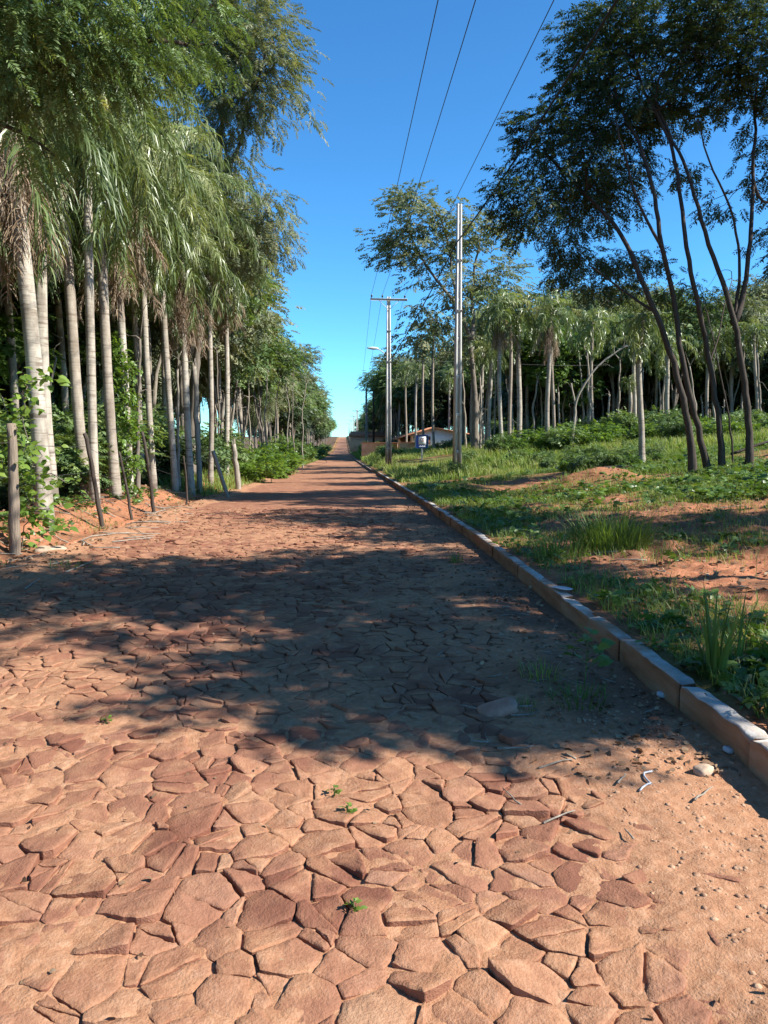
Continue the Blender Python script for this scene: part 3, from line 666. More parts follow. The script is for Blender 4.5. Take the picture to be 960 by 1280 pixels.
# ------------------------------------------------------------------ the palms along the left fence
def lp(label, bpx, d, tpx, trow, dtop, r0, r1, seed, **k):
    q = 1.14; b = on(bpx, d * q); return palm(label, b, P(tpx, trow, dtop * q), r0 * (.66 if seed == 1 else .76), r1 * .82, seed, **k)
lp('thick grey palm trunk with a long skirt of dead fronds, nearest the leafy fence post', 52, 10.6, 8, 105, 10.9, .185, .14, 1, bow=.05, cscale=1.0, sscale=1.15, rz=.4)
lp('palm with a darker bark leaning close behind the thickest palm', 62, 12.6, 36, 60, 12.9, .15, .13, 2, bow=.12, cscale=.95, rz=2.0)
lp('pale smooth palm curving left between the thick palm and the straight white one', 106, 13.6, 66, 175, 13.9, .14, .12, 3, bow=.10, skirt=False, rz=1.2)
lp('straight whitest palm trunk behind the leaning dark fence stick', 116, 13.2, 108, 118, 13.3, .112, .10, 4, bow=.02, cscale=.95, skirt=False, rz=5.0)
lp('stout ringed palm trunk just right of the straight white palm', 143, 14.6, 120, 180, 14.8, .14, .125, 5, bow=.04, skirt=False, rz=3.1)
lp('palm trunk wrapped in green leaves, right of the stout ringed palm', 160, 15.6, 138, 200, 15.8, .115, .10, 6, bow=.05, cscale=1.0, sscale=1.3, rz=.1)
lp('thin grey palm standing back in the shade behind the leaf-wrapped palm', 176, 19.5, 160, 230, 19.7, .11, .10, 7, bow=.06, skirt=False, cscale=.9, rz=1.9)
lp('slim pale palm in front of the dark thicket, left of the twin palms', 191, 17.4, 174, 235, 17.5, .105, .09, 8, bow=.03, cscale=.95, skirt=False, rz=4.2)
lp('slightly leaning palm, pale above and brown below, left of the one with hanging dead fronds', 218, 18.6, 198, 250, 18.8, .11, .10, 9, bow=.04, skirt=False, rz=2.6)
lp('palm with pinkish dead fronds hanging down its trunk, beside the broken stump', 238, 19.4, 226, 318, 19.5, .125, .115, 10, bow=.03, cscale=.82, sscale=1.25, rz=.9)
lp('slender palm with its crown tucked under the tall feathery tree', 262, 22.5, 262, 300, 22.6, .11, .10, 11, bow=.08, cscale=.85, rz=3.8)
for i, (px, d, tp, tr) in enumerate(((20, 17, 0, 190), (84, 20, 60, 215), (130, 23, 128, 210), (205, 24, 196, 220), (282, 27, 280, 330), (-60, 12, -80, 60), (-30, 19, -30, 120), (160, 29, 150, 260), (245, 31, 240, 300))):
    lp('palm standing back in the shade of the wood behind the front row of palms', px, d, tp, tr, d + .3, .13, .11, 20 + i, bow=.08, group='palms deeper in the left wood', low=i > 3, skirt=i % 2 == 0)
def stump(label, px, d, row, r, seed):
    b = np.array(on(px, d)); t_ = P(px - 6, row, d); root = thing('dead_tree', label, 'dead tree', b); rg = np.random.default_rng(seed)
    t = np.linspace(0, 1, 14); pts = (t_ - b) * t[:, None] + rg.normal(0, .012, (14, 3)); pts[0, 2] -= .2; mb = MB(); mb.tube(pts, r * (1.2 - .35 * t + rg.normal(0, .04, 14)), 9)
    top = pts[-1]
    for k in range(5): a_ = k * 1.3; mb.tube(np.array((top + (math.cos(a_) * r * .55, math.sin(a_) * r * .55, -.1), top + (math.cos(a_) * r * .5, math.sin(a_) * r * .5, rg.uniform(.05, .28)))), (r * .3, .01), 5)
    mb.build('trunk', M['bark_pale'], root, True); return root
stump('bare broken-topped dead trunk right beside the palm with hanging dead fronds', 249, 22.8, 458, .075, 1)
stump('short grey dead stick leaning under the foliage left of the roadside bush', 298, 26, 556, .09, 2)

# ------------------------------------------------------------------ big feathery trees
def lobes_px(rows, *more):
    """(px, row, half-width px, half-height px, distance, clusters[, half-depth m])"""
    out = []; keep = 1.0
    if more: keep, rows = rows, more[0]
    for r in rows:
        px, row, hw, hh, d, n = r[:6]; dp = r[6] if len(r) > 6 else hw / F * d
        out.append((P(px, row, d), (hw / F * d, dp, hh / F * d), max(3, int(n * .8 * keep))))
    return out
def stem_px(rows, r0, r1, base=None):
    pts = [P(*r) for r in rows]
    if base is not None: pts = [np.asarray(base, float) - (0, 0, .3)] + pts
    return (np.array(pts), r0, r1)
# right of the road: the dark tree group whose crowns fill the top right corner
D = 17.5
b1 = np.array(on(868, D)); b1b = np.array(on(891, D + .3))
tree('twin_trunk_tree', 'dark feathery tree with two crossing trunks, reaching over the verge towards the pole', 'tree', b1,
     [stem_px([(862, 535, D), (853, 480, D), (840, 448, D), (815, 388, D), (800, 335, D + .2), (774, 288, D + .6), (735, 246, D + 1.2), (706, 216, D + 1.8), (680, 190, D + 2.2)], 0.091, .03, b1),
      stem_px([(872, 525, D + .2), (862, 490, D + .2), (853, 456, D + .2), (843, 408, D + .3), (840, 352, D + .2), (826, 307, D), (824, 262, D + .2), (810, 210, D + .5), (797, 168, D + .8), (768, 127, D + 1.2), (762, 60, D + 1.5), (750, 10, D + 1.7)], 0.080, .025, b1b),
      stem_px([(826, 307, D), (800, 262, D + .2), (786, 215, D + .4), (770, 150, D + .2)], 0.037, .02),
      stem_px([(815, 388, D), (790, 372, D + .5), (760, 350, D + 1), (735, 330, D + 1.2)], 0.037, .015)],
     lobes_px(.84, [(702, 205, 50, 56, 19.0, 70, 1.2), (655, 258, 34, 30, 18.6, 30, .8), (672, 165, 22, 28, 18.6, 20, .7), (742, 130, 52, 55, 19.3, 66, 1.2), (742, 55, 40, 52, 19.5, 60, 1.3), (770, 190, 60, 60, 20.0, 62, 1.2), (745, 255, 52, 34, 20.0, 40, 1.), (735, 335, 45, 38, 21.2, 38, 1.), (790, 345, 48, 34, 21.5, 34, 1.), (715, 300, 30, 20, 20.5, 14, .6), (642, 238, 20, 18, 18.4, 16, .5)]),
     'fine', M['dark_leaf'], M['bark_dark'], 11, nspray=12, sscale=.31, rc=.25, droop=.3)
b2 = np.array(on(906, D + .2))
tree('leaning_tree', 'slim dark tree leaning left between the twin-trunked tree and the knobbly forked one', 'tree', b2,
     [stem_px([(900, 540, D + .2), (894, 509, D + .2), (886, 456, D + .2), (881, 414, D + .1), (872, 362, D), (858, 310, D), (849, 245, D + .3), (840, 180, D + .6), (812, 130, D + 1), (792, 80, D + 1.3), (790, 30, D + 1.5)], 0.077, .025, b2),
      stem_px([(886, 456, D + .2), (897, 425, D + .6), (902, 392, D + 1), (915, 350, D + 1.6)], 0.022, .01)],
     lobes_px(.84, [(820, 60, 62, 58, 19.0, 66, 1.3), (790, 115, 56, 40, 18.6, 44, 1.), (842, 140, 42, 30, 19.5, 26, .8), (790, 20, 60, 40, 18.8, 46, 1.), (862, 215, 20, 14, 20.0, 6, .4), (845, 365, 34, 22, 22.0, 12, .8)]),
     'fine', M['dark_leaf'], M['bark_dark'], 12, nspray=12, sscale=.31, rc=.25, droop=.3)
b3 = np.array(on(937, D))
tree('forked_tree', 'forked tree with a swollen sunlit knot halfway up its pale lower trunk', 'tree', b3,
     [stem_px([(936, 540, D), (935, 499, D), (929, 455, D), (920, 420, D), (912, 392, D), (903, 360, D), (897, 325, D), (888, 300, D), (864, 234, D + .2), (845, 187, D + .5), (826, 140, D + .9), (806, 95, D + 1)], 0.091, .022, b3),
      stem_px([(918, 412, D), (920, 375, D + .2), (926, 335, D + .4), (925, 300, D + .4), (905, 240, D + .2), (880, 190, D), (872, 150, D)], 0.044, .015),
      stem_px([(917, 405, D), (929, 380, D + .2), (936, 335, D + .2), (938, 290, D + .4), (942, 228, D + .8), (946, 160, D + 1.2), (935, 100, D + 1.5), (915, 60, D + 1.8), (890, 40, D + 2)], 0.062, .02),
      stem_px([(942, 228, D + .8), (952, 262, D + .7), (968, 250, D + 1), (990, 190, D + 1.3), (1010, 120, D + 1.5)], 0.037, .02)],
     lobes_px(.84, [(905, 62, 60, 50, 18.0, 62, 1.2), (870, 15, 60, 44, 18.0, 50, 1.2), (950, 25, 60, 52, 18.0, 56, 1.2), (915, 120, 46, 22, 18.5, 24, .8), (960, 110, 40, 40, 18.5, 30, .9), (1020, 60, 70, 80, 18.5, 70, 1.3), (1010, 190, 50, 60, 19.0, 40, 1.), (945, 205, 22, 40, 19.5, 12, .5), (975, 300, 34, 40, 20.0, 20, .7), (900, 250, 12, 20, 20.0, 4, .3)]),
     'fine', M['dark_leaf'], M['bark_dark'], 13, nspray=12, sscale=.31, rc=.25, droop=.3)
b4 = np.array(on(917, D + 1.4))
tree('sapling', 'thin crooked dark sapling between the leaning tree and the forked tree', 'tree', b4,
     [stem_px([(916, 560, D + 1.4), (911, 520, D + 1.4), (900, 470, D + 1.3), (893, 425, D + 1.5), (884, 390, D + 1.8)], 0.029, .012, b4)],
     lobes_px(.84, [(884, 392, 26, 20, 22.0, 12, .5), (905, 420, 18, 12, 22.0, 5, .4)]), 'fine', M['dark_leaf'], M['bark_dark'], 14, nspray=12, sscale=.3, rc=.3)
# trees just outside the picture on the right, known by their shade across the road and the verge
def shade_tree(x, y, h, r, n, seed, label, lean=(0, 0), sx=1.1):
    b = np.array((x, y, gz(x, y))); rg = np.random.default_rng(seed); lob = []
    for k in range(5):
        a_ = k * 2.4 + rg.uniform(0, 1); q = r * .55 * (k > 0); lob.append((b + (lean[0] + q * math.cos(a_) * sx, lean[1] + q * math.sin(a_), h * rg.uniform(.72, .92)), (r * .62, r * .62, r * .5), n // 5))
    top = b + (lean[0] * .8, lean[1] * .8, h * .72); st = [(np.array((b - (0, 0, .3), b * .6 + top * .4 + (.15, .1, 0), top)), .14, .04)]
    return tree('shade_tree', label, 'tree', b, st, lob, 'mid', M['dark_leaf'], M['bark_grey'], seed, nspray=14, sscale=.42, rc=.42, droop=.2, group='trees on the right verge outside the picture')
sl = 'dark feathery tree standing just beyond the right edge, shading the road and verge'
shade_tree(7.5, 5.4, 9.0, 1.9, 140, 31, sl, sx=1.8); shade_tree(7.15, 2.85, 6.2, .8, 60, 32, sl); shade_tree(9.6, 9.6, 7.4, .9, 40, 33, sl); shade_tree(14.6, 6.6, 8.5, 1.2, 30, 34, sl)
for k_, (x_, y_, h_, r_, n_) in enumerate(((11.6, 11.5, 10.5, 1.5, 60), (13.4, 15.4, 11.5, 1.5, 60), (15.6, 19.5, 13.0, 1.6, 60), (17.6, 25.5, 15.0, 1.8, 60), (20.5, 31.0, 17.0, 2.0, 60))): shade_tree(x_, y_, h_, r_, n_, 36 + k_, sl, sx=1.6)
# left: the tall feathery tree over the palms
b5 = np.array(on(238, 27))
tree('tall_feathery_tree', 'tallest grey-green feathery tree, its fine branches spreading over the road against the blue', 'tree', b5,
     [stem_px([(240, 520, 27), (243, 470, 27), (248, 420, 26.8), (258, 330, 26), (270, 240, 25), (280, 150, 24), (278, 60, 23.2), (285, -20, 23)], .17, .04, b5),
      stem_px([(248, 420, 26.8), (275, 375, 26), (298, 330, 25), (318, 290, 24.4), (332, 268, 23.8)], .07, .02),
      stem_px([(270, 240, 25), (300, 180, 24), (318, 110, 22.8), (336, 60, 22.3)], .08, .02),
      stem_px([(280, 150, 24), (256, 90, 23.4), (230, 40, 22.8)], .07, .02)],
     lobes_px([(309, 45, 45, 44, 22.5, 60), (339, 75, 24, 19, 22.3, 18, 1.0), (314, 118, 35, 28, 22.5, 38), (272, 20, 52, 40, 23, 52), (274, 90, 40, 31, 23, 40), (362, 125, 14, 7, 22, 6, .5), (282, 165, 35, 35, 23.5, 36), (274, 225, 29, 35, 24, 34), (319, 265, 29, 31, 23.5, 34, 1.2), (336, 300, 21, 21, 23.4, 16, .8), (299, 320, 26, 22, 24, 20), (222, 30, 44, 35, 23, 36), (277, -40, 70, 35, 23, 40)]),
     'finer', M['grey_leaf'], M['bark_grey'], 15, nspray=12, sscale=.38, rc=.46, droop=.35)
b6 = np.array((-6.6, 4.2, gz(-6.6, 4.2)))
tree('overhanging_tree', 'near feathery tree outside the left edge sending a dark bough across the top corner', 'tree', b6,
     [(np.array((b6 - (0, 0, .3), b6 + (.1, .3, 1.6), b6 + (.5, 1.0, 3.0), P(-160, 190, 6.0), P(-60, 130, 6.3), P(20, 90, 6.5), P(75, 76, 6.7), P(118, 62, 6.8), P(155, 42, 6.9), P(205, 46, 7.2), P(245, 58, 7.5))), .13, .016),
      (np.array((P(-60, 130, 6.3), P(-10, 150, 6.6), P(30, 160, 7.0), P(60, 190, 7.2), P(80, 205, 7.3))), .03, .008),
      (np.array((b6 + (.5, 1.0, 3.0), P(-120, 80, 5.6), P(-40, 10, 5.6), P(30, -40, 5.8), P(110, -70, 6.0))), .07, .015)],
     lobes_px([(30, 40, 70, 50, 6.2, 54, .8), (120, 15, 70, 40, 6.5, 54, .8), (200, 5, 60, 34, 7, 36, .8), (70, 110, 36, 18, 6.7, 12, .4), (165, 75, 40, 16, 7, 12, .4), (20, -30, 100, 40, 6, 40, .8), (-60, 60, 60, 80, 6, 40, .8), (245, 45, 28, 22, 7.5, 12, .4), (60, 170, 26, 24, 7.1, 7, .4)]),
     'finer', M['fine_leaf'], M['bark_dark'], 16, nspray=11, sscale=.17, rc=.20, droop=.45, start=.3, rtip=.004)
# right, beyond the pole: the tall umbrella tree
b7 = np.array(on(594, 52))
tree('umbrella_tree', 'tall spreading tree with layered boughs rising behind the nearest power pole', 'tree', b7,
     [stem_px([(594, 530, 52), (592, 475, 52), (589, 425, 52), (577, 390, 51.5), (555, 362, 51), (528, 325, 51), (508, 285, 50.5)], .25, .05, b7),
      stem_px([(589, 425, 52), (592, 400, 52), (590, 370, 52), (594, 330, 52), (600, 300, 52)], .17, .05),
      stem_px([(577, 390, 51.5), (566, 350, 51), (560, 300, 50.5), (548, 262, 50)], .12, .04)],
     lobes_px(.88, [(520, 262, 42, 24, 50, 34), (492, 298, 24, 10, 50, 14), (490, 322, 22, 9, 50, 12), (530, 305, 40, 24, 50.5, 34), (575, 285, 44, 26, 51, 36), (610, 295, 34, 26, 52, 26), (560, 345, 46, 28, 51, 34), (615, 345, 42, 22, 53, 26), (530, 395, 30, 22, 51, 16), (590, 385, 40, 26, 53, 24), (640, 360, 30, 18, 54, 14), (520, 430, 22, 22, 52, 12), (505, 252, 22, 14, 50, 12), (575, 430, 34, 30, 53, 18)]),
     'mid', M['grey_leaf'], M['bark_grey'], 17, nspray=11, sscale=.58, rc=.65, droop=.15, flat=.35, rtip=.018)

# ------------------------------------------------------------------ the woods on both sides: a few kinds of tree, many individuals
def kind(name, label, h, r, n, tpl, leaf, barkm, seed, ns, sc, rc, trunk=.14, low=.45, forks=2, droop=.2, flat=.6):
    rg = np.random.default_rng(seed); b = np.zeros(3); lob = []; nl = 9
    for k in range(nl):
        a_ = k * 2.4 + rg.uniform(-.4, .4); q = r * rg.uniform(.25, .75) * (k > 0); zz = h * (low + (.92 - low) * rg.uniform(.1, 1) ** .8) if k else h * .9
        s_ = r * rg.uniform(.38, .6); lob.append((np.array((q * math.cos(a_), q * math.sin(a_), zz)), (s_, s_, s_ * .75), n // nl))
    st = [(np.array(((0, 0, -.4), (rg.normal(0, .15), rg.normal(0, .15), h * .3), (rg.normal(0, .3), rg.normal(0, .3), h * .6), (rg.normal(0, .4), rg.normal(0, .4), h * .85))), trunk, .03)]
    for k in range(forks):
        a_ = rg.uniform(0, 6.28); st.append((np.array((st[0][0][1] * .7, st[0][0][1] + (math.cos(a_) * r * .2, math.sin(a_) * r * .2, h * .18), (math.cos(a_) * r * .5, math.sin(a_) * r * .5, h * .68))), trunk * .6, .03))
    return tree(name, label, 'tree', b, st, lob, tpl, leaf, barkm, seed, nspray=ns, sscale=sc, rc=rc, droop=droop, flat=flat, start=.45, rtip=.010, sides=5)
LW = 'leafy tree crowded into the wood along the left side of the road'; RW = 'leafy tree in the wood beyond the grassy clearing'
K = [kind('feathery_tree', LW, 11, 3.2, 210, 'mid', M['fine_leaf'], M['bark_grey'], 51, 11, .55, .55),
     kind('feathery_tree', LW, 13, 3.4, 210, 'mid', M['grey_leaf'], M['bark_pale'], 52, 10, .55, .6, droop=.35),
     kind('leafy_tree', LW, 9, 2.8, 190, 'broad', M['broad_leaf'], M['bark_dark'], 53, 9, .55, .5, low=.3),
     kind('leafy_tree', LW, 10, 3.0, 200, 'broad', M['dark_leaf'], M['bark_grey'], 54, 9, .6, .5, low=.25),
     kind('willowy_tree', LW, 8, 2.6, 170, 'willow', M['grey_leaf'], M['bark_pale'], 55, 12, .6, .5, low=.3, droop=.5)]
def wood(n, xf, yr, rng, label, group, kinds, smin=.85, smax=1.2, gap=1.4, minx=None):
    pts = []; tries = 0
    while len(pts) < n and tries < n * 60:
        tries += 1; y = yr[0] * (yr[1] / yr[0]) ** rng.random(); x = xf(y, rng)
        if any((x - p[0]) ** 2 + (y - p[1]) ** 2 < (gap * (1 + y / 60)) ** 2 for p in pts): continue
        pts.append((x, y)); place(K[rng.choice(kinds)], (x, y, gz(x, y) - .1), rng.uniform(0, 6.28), rng.uniform(smin, smax), label, group, (rng.gauss(0, .03), rng.gauss(0, .03)))
rg = random.Random(8)
for x_, y_, k_ in ((-9.5, 24, 3), (-11.5, 28, 3), (-9, 31, 2), (-13, 33, 3), (-7.5, -3, 3), (-9.5, 1.5, 0), (-8.2, -8, 0), (-12, -5, 3), (-11, 5, 1), (-7.8, 7.4, 3)): place(K[k_], (x_, y_, gz(x_, y_) - .1), x_ * 3, 1.1, LW, 'trees in the wood left of the road')  # those beside and behind the camera are unseen, added to block sky light
wood(16, lambda y, r: -8.2 - 7 * r.random(), (9, 26), rg, LW, 'trees in the wood left of the road', [0, 2, 3, 3], .8, 1.1)
wood(26, lambda y, r: -5.6 - 4.0 * r.random() - .01 * y, (27, 95), rg, LW, 'trees in the wood left of the road', [0, 0, 1, 1, 3, 4], .85, 1.1)
wood(26, lambda y, r: -12 - 15 * r.random(), (12, 50), rg, LW, 'trees in the wood left of the road', [2, 3, 3], 1.0, 1.35)
wood(16, lambda y, r: -13 - 9 * r.random(), (16, 60), rg, LW, 'trees in the wood left of the road', [0, 1, 3], 1.0, 1.35)
wood(50, lambda y, r: -5.6 - 6 * r.random() - .006 * y, (90, 640), rg, 'leafy tree far down the left side of the road', 'far trees left of the road', [0, 1, 3, 0], .95, 1.3)
wood(34, lambda y, r: (9 if y > 98 else 16) + 20 * r.random() + (12 if 78 < y < 94 else 0), (62, 112), rg, RW, 'trees in the wood beyond the clearing', [0, 1, 3, 3, 0], .85, 1.1)
wood(30, lambda y, r: 13 + 30 * r.random(), (54, 68), rg, RW, 'trees in the wood beyond the clearing', [0, 2, 3, 3, 1], .7, 1.0)
wood(60, lambda y, r: 6.3 + 9 * r.random() + .008 * y, (112, 640), rg, 'leafy tree far off behind the row of power poles', 'far trees right of the road', [0, 1, 3, 0], .9, 1.25)
wood(40, lambda y, r: 14 + 100 * r.random(), (140, 210), rg, RW, 'trees in the wood beyond the clearing', [2, 3, 3], 1.3, 1.8)
wood(60, lambda y, r: 16 + 60 * r.random(), (98, 140), rg, RW, 'trees in the wood beyond the clearing', [2, 3, 3], 1.0, 1.4)
wood(22, lambda y, r: 30 + 40 * r.random(), (55, 120), rg, RW, 'trees in the wood beyond the clearing', [0, 1, 3], 1.0, 1.3)

# ------------------------------------------------------------------ palms of the clearing edge on the right
def rp(label, px, d, crow, s, seed, skirt=False, group=None, r=.12, tpx=None, low=True, **k):
    b = np.array(on(px, d)); v_ = ((seed * 37) % 17 - 8) / 8; return palm(label, b, P((px if tpx is None else tpx) + 3 * v_, crow - 9 * (((seed * 13) % 11) / 10), d), r * (1 + .18 * v_), r * .85, seed, s * (1 + .12 * (((seed * 29) % 13) / 6 - 1)), skirt, group, bow=.14, low=low, **k)
rp('palm with the roundest bright crown, second trunk right of the nearest power pole', 628, 43, 388, .95, 41, True, r=.125)
rp('palm with thin trunk close behind the round bright-crowned palm', 637, 47, 400, .85, 42)
rp('thick pale palm trunk left of the palm with a long pink dead skirt', 648, 44, 398, .85, 43, r=.15)
rp('palm with a long pinkish skirt of dead fronds in mid clearing', 685, 42, 392, .85, 45, True, r=.12, sscale=1.15)
rp('palm right against the dead-skirted palm, taller and unskirted', 693, 44, 384, .8, 46, r=.11)
rp('lone slim palm behind the bent bare tree', 742, 48, 408, .85, 47, r=.12)
rp('dark thin-trunked palm in the shade in front of the wood, left of the twin-trunked tree', 803, 24, 405, .62, 48, r=.095)
rp('shorter palm with grey drooping crown left of the dark thin palm', 792, 50, 436, .7, 49, r=.12)
rp('headless pale palm bole beside the shorter grey palm', 784, 50, 478, .35, 50, r=.13)
rp('pale palm behind the two trunks of the crossing tree', 836, 46, 430, .8, 51, r=.16)
RP = 'slender pale palm in the row along the edge of the wood'
for i, (px, d, row) in enumerate(((604, 55, 425), (612, 50, 440), (590, 58, 410), (578, 62, 430), (543, 66, 425), (530, 70, 440), (600, 66, 400), (660, 60, 420), (712, 62, 415), (765, 60, 410), (820, 58, 420), (858, 60, 405), (885, 52, 425), (915, 55, 400), (945, 50, 420), (955, 58, 405), (508, 90, 470), (498, 110, 480), (520, 85, 462))):
    rp(RP, px, d, row, .85, 60 + i, False, 'palms along the edge of the right wood', r=.12)
for i, (x, y) in enumerate(((-7.5, 40), (-8.5, 55), (-7, 70), (-7.5, 88), (16, 70), (20, 80), (13, 95), (24, 62))):
    b = np.array((x, y, gz(x, y))); palm('slender pale palm rising inside the wood', b, b + (0, 0, 8.5 + (i % 3)), .13, .11, 90 + i, .9, False, 'palms inside the woods', low=True)
# slim bare stems and the bent bare tree
def bare(label, rows, r0, r1, group=None, m='bark_pale', d=44, twigs=3, seed=0):
    p0 = np.array(on(rows[0][0], d)); rg_ = np.random.default_rng(seed); pts = np.array([p0 - (0, 0, .2)] + [P(px, row, d) for px, row in rows[1:]])
    L = np.linalg.norm(pts[-1] - pts[0]); root = thing('bare_tree', label, 'dead tree', p0, group)
    cl = [pts[-1] + rg_.normal(0, .16 * L * .5, 3) + (0, 0, .1 * L) for _ in range(twigs)] + [pts[-2] + rg_.normal(0, .12 * L, 3) for _ in range(twigs)]
    pos, ch, rr, _ = grow([(pts, r0, r1)], cl, rg_, .6); mb = MB()
    for ids, s_ in ch: mb.tube(pos[ids] - p0, rr[ids], 7 if s_ else 4)
    mb.build('trunk', M[m], root, True); return root
bare('pale bare tree bent over to the right in front of the dark wood', [(713, 545), (721, 500), (733, 474), (748, 456), (768, 442), (784, 431)], .10, .04, d=43, seed=3)
BL = 'thin pale bare stem in the shade of the wood'
for i in range(34):
    px = [575, 582, 592, 600, 617, 668, 705, 720, 728, 752, 775, 815, 828, 855, 868, 880, 893, 905, 912, 926, 944, 952, 650, 736, 824, 612, 598, 607, 640, 676, 700, 735, 760, 800][i]
    dd = 46 + (i * 7) % 16; h = 430 + (i * 37) % 70
    bare(BL, [(px, 545), (px + (i % 5 - 2), 510), (px + (i % 7 - 3) * 2, h)], .085, .05, 'bare stems in the right wood', d=dd, twigs=2, seed=40 + i)
BLL = 'thin bare stem among the undergrowth behind the left fence'
for i, px in enumerate((300, 312, 322, 334, 344, 268, 276, 222, 170, 60, 30, 358, 368, 378)):
    bare(BLL, [(px, 560), (px + (i % 3 - 1) * 3, 510), (px + (i % 5 - 2) * 5, 420 + (i * 23) % 60)], .06, .03, 'bare stems in the left wood', 'bark_pale' if i % 2 else 'bark_grey', d=(min(60, (5.6 + (i % 3) * .5) * 960 / (430 - px)) if px > 250 else 19 + i % 4), twigs=4, seed=80 + i)

# ------------------------------------------------------------------ shrubs and climbers
def shrub(name, label, h, r, n, tpl, leaf, seed, ns, sc, rc=.16):
    rg_ = np.random.default_rng(seed); b = np.zeros(3); st = []
    for k in range(5):
        a_ = k * 1.257 + rg_.uniform(-.3, .3); st.append((np.array(((0, 0, -.1), (math.cos(a_) * r * .3, math.sin(a_) * r * .3, h * .4), (math.cos(a_) * r * .6, math.sin(a_) * r * .6, h * .8))), .018, .006))
    lob = [(np.array((rg_.normal(0, r * .35), rg_.normal(0, r * .35), h * rg_.uniform(.35, .75))), (r * .55, r * .55, h * .28), n // 6) for k in range(6)]
    t = tree(name, label, 'shrub', b, st, lob, tpl, leaf, M['bark_dark'], seed, nspray=ns, sscale=sc, rc=rc, droop=.1, start=.2, rtip=.003, sides=4)
    for ch in t.children: ch.name = {'trunk': 'stem', 'crown': 'foliage'}[ch.name.split('.')[0]]
    return t
SL = 'dark leafy shrub in the undergrowth behind the left fence posts'
SB = [shrub('shrub', SL, 1.5, .8, 110, 'broad', M['broad_leaf'], 201, 5, .30), shrub('shrub', SL, 1.2, .75, 110, 'broad', M['dark_leaf'], 202, 5, .28), shrub('shrub', SL, 1.7, .9, 100, 'mid', M['fine_leaf'], 203, 6, .36), shrub('shrub', SL, 1.3, .9, 110, 'broad', M['bright_leaf'], 204, 5, .30)]
rg = random.Random(21)
for i in range(60):
    y = 7.5 * (52 / 7.5) ** ((i + rg.random()) / 74); x = -5.9 - 2.6 * rg.random() ** 1.3 - (0.5 if y < 14 else 0)
    if y > 24: x += .7
    place(SB[rg.choice([1, 1, 1, 2])], (x, y, gz(x, y) - .05), rg.uniform(0, 6.28), rg.uniform(.7, 1.15) * (1 + y / 120), SL, 'shrubs behind the left fence')
RB = 'bright green bush sprawling along the foot of the right wood'
for i in range(62):
    px = 560 + 415 * (i + rg.random()) / 62; d = rg.uniform(38, 50) if px > 612 else rg.uniform(50, 70); b = on(px, d)
    place(SB[rg.choice([0, 2, 3, 3])], (b[0], b[1], b[2] - .05), rg.uniform(0, 6.28), (rg.uniform(.6, 1.0) if px > 612 else rg.uniform(.4, .6)), RB, 'bushes along the right wood')
for i in range(44):
    y = 9.5 * (40 / 9.5) ** ((i + rg.random()) / 64); x = -5.5 - 1.4 * rg.random(); place(SB[rg.choice([1, 1, 1, 2])], (x, y, gz(x, y) - .05), rg.uniform(0, 6.28), rg.uniform(.32, .58), SL, 'shrubs behind the left fence')
for i, (px, d, s_) in enumerate(((336, 32, .85), (350, 37, 1.1), (362, 42, 1.2))):
    b = on(px - 6, d); place(SB[3], (b[0] - .3, b[1], b[2]), i * 2., s_, 'bright green bush spilling out of the wood on to the left verge', 'roadside bushes on the left verge')
WB = 'low bushy weed scattered over the sunny grass of the clearing'
for i in range(70):
    y = rg.uniform(23, 40); x = rg.uniform(3.2, 5 + (y - 16) * .62)
    if x < 7 and y < 27 or abs(x - PXV(y)) < .5: continue
    place(SB[rg.choice([0, 2, 3, 3])], (x, y, gz(x, y) - .04), rg.uniform(0, 6.28), rg.uniform(.18, .42), WB, 'weeds scattered over the clearing')
for i in range(20):
    y = 42 + i * 9; x = -4.6 - rg.random() * .8; place(SB[rg.choice([0, 2, 3])], (x, y, gz(x, y) - .05), i * 1.3, rg.uniform(1.0, 1.6), 'green bush at the foot of the trees far along the left verge', 'far bushes on the left verge')
for i in range(16):
    y = 60 + i * 11; x = 3.4 + rg.random() * 1.2; place(SB[rg.choice([0, 2, 3])], (x, y, gz(x, y) - .05), i * 1.3, rg.uniform(.6, 1.0), 'small bush on the verge among the far power poles', 'bushes among the far power poles')
wood(30, lambda y, r: 38 + 34 * r.random(), (16, 56), rg, RW, 'trees in the wood beyond the clearing', [0, 2, 3], 1.0, 1.3)
for i in range(46):
    y = rg.uniform(76, 100); x = 9 + 60 * (i + rg.random()) / 46
    if x < 22 and y > 84: y -= 14
    place(SB[rg.choice([0, 1, 2])], (x, y, gz(x, y) - .05), rg.uniform(0, 6.28), rg.uniform(1.2, 2.0) if x > 17 else rg.uniform(.5, .8), RB, 'bushes along the right wood')
for i in range(16):
    y = rg.uniform(112, 155); x = rg.uniform(5.2, 13); place(SB[rg.choice([0, 1, 2])], (x, y, gz(x, y) - .05), rg.uniform(0, 6.28), rg.uniform(.8, 1.3), 'small bush on the verge among the far power poles', 'bushes among the far power poles')
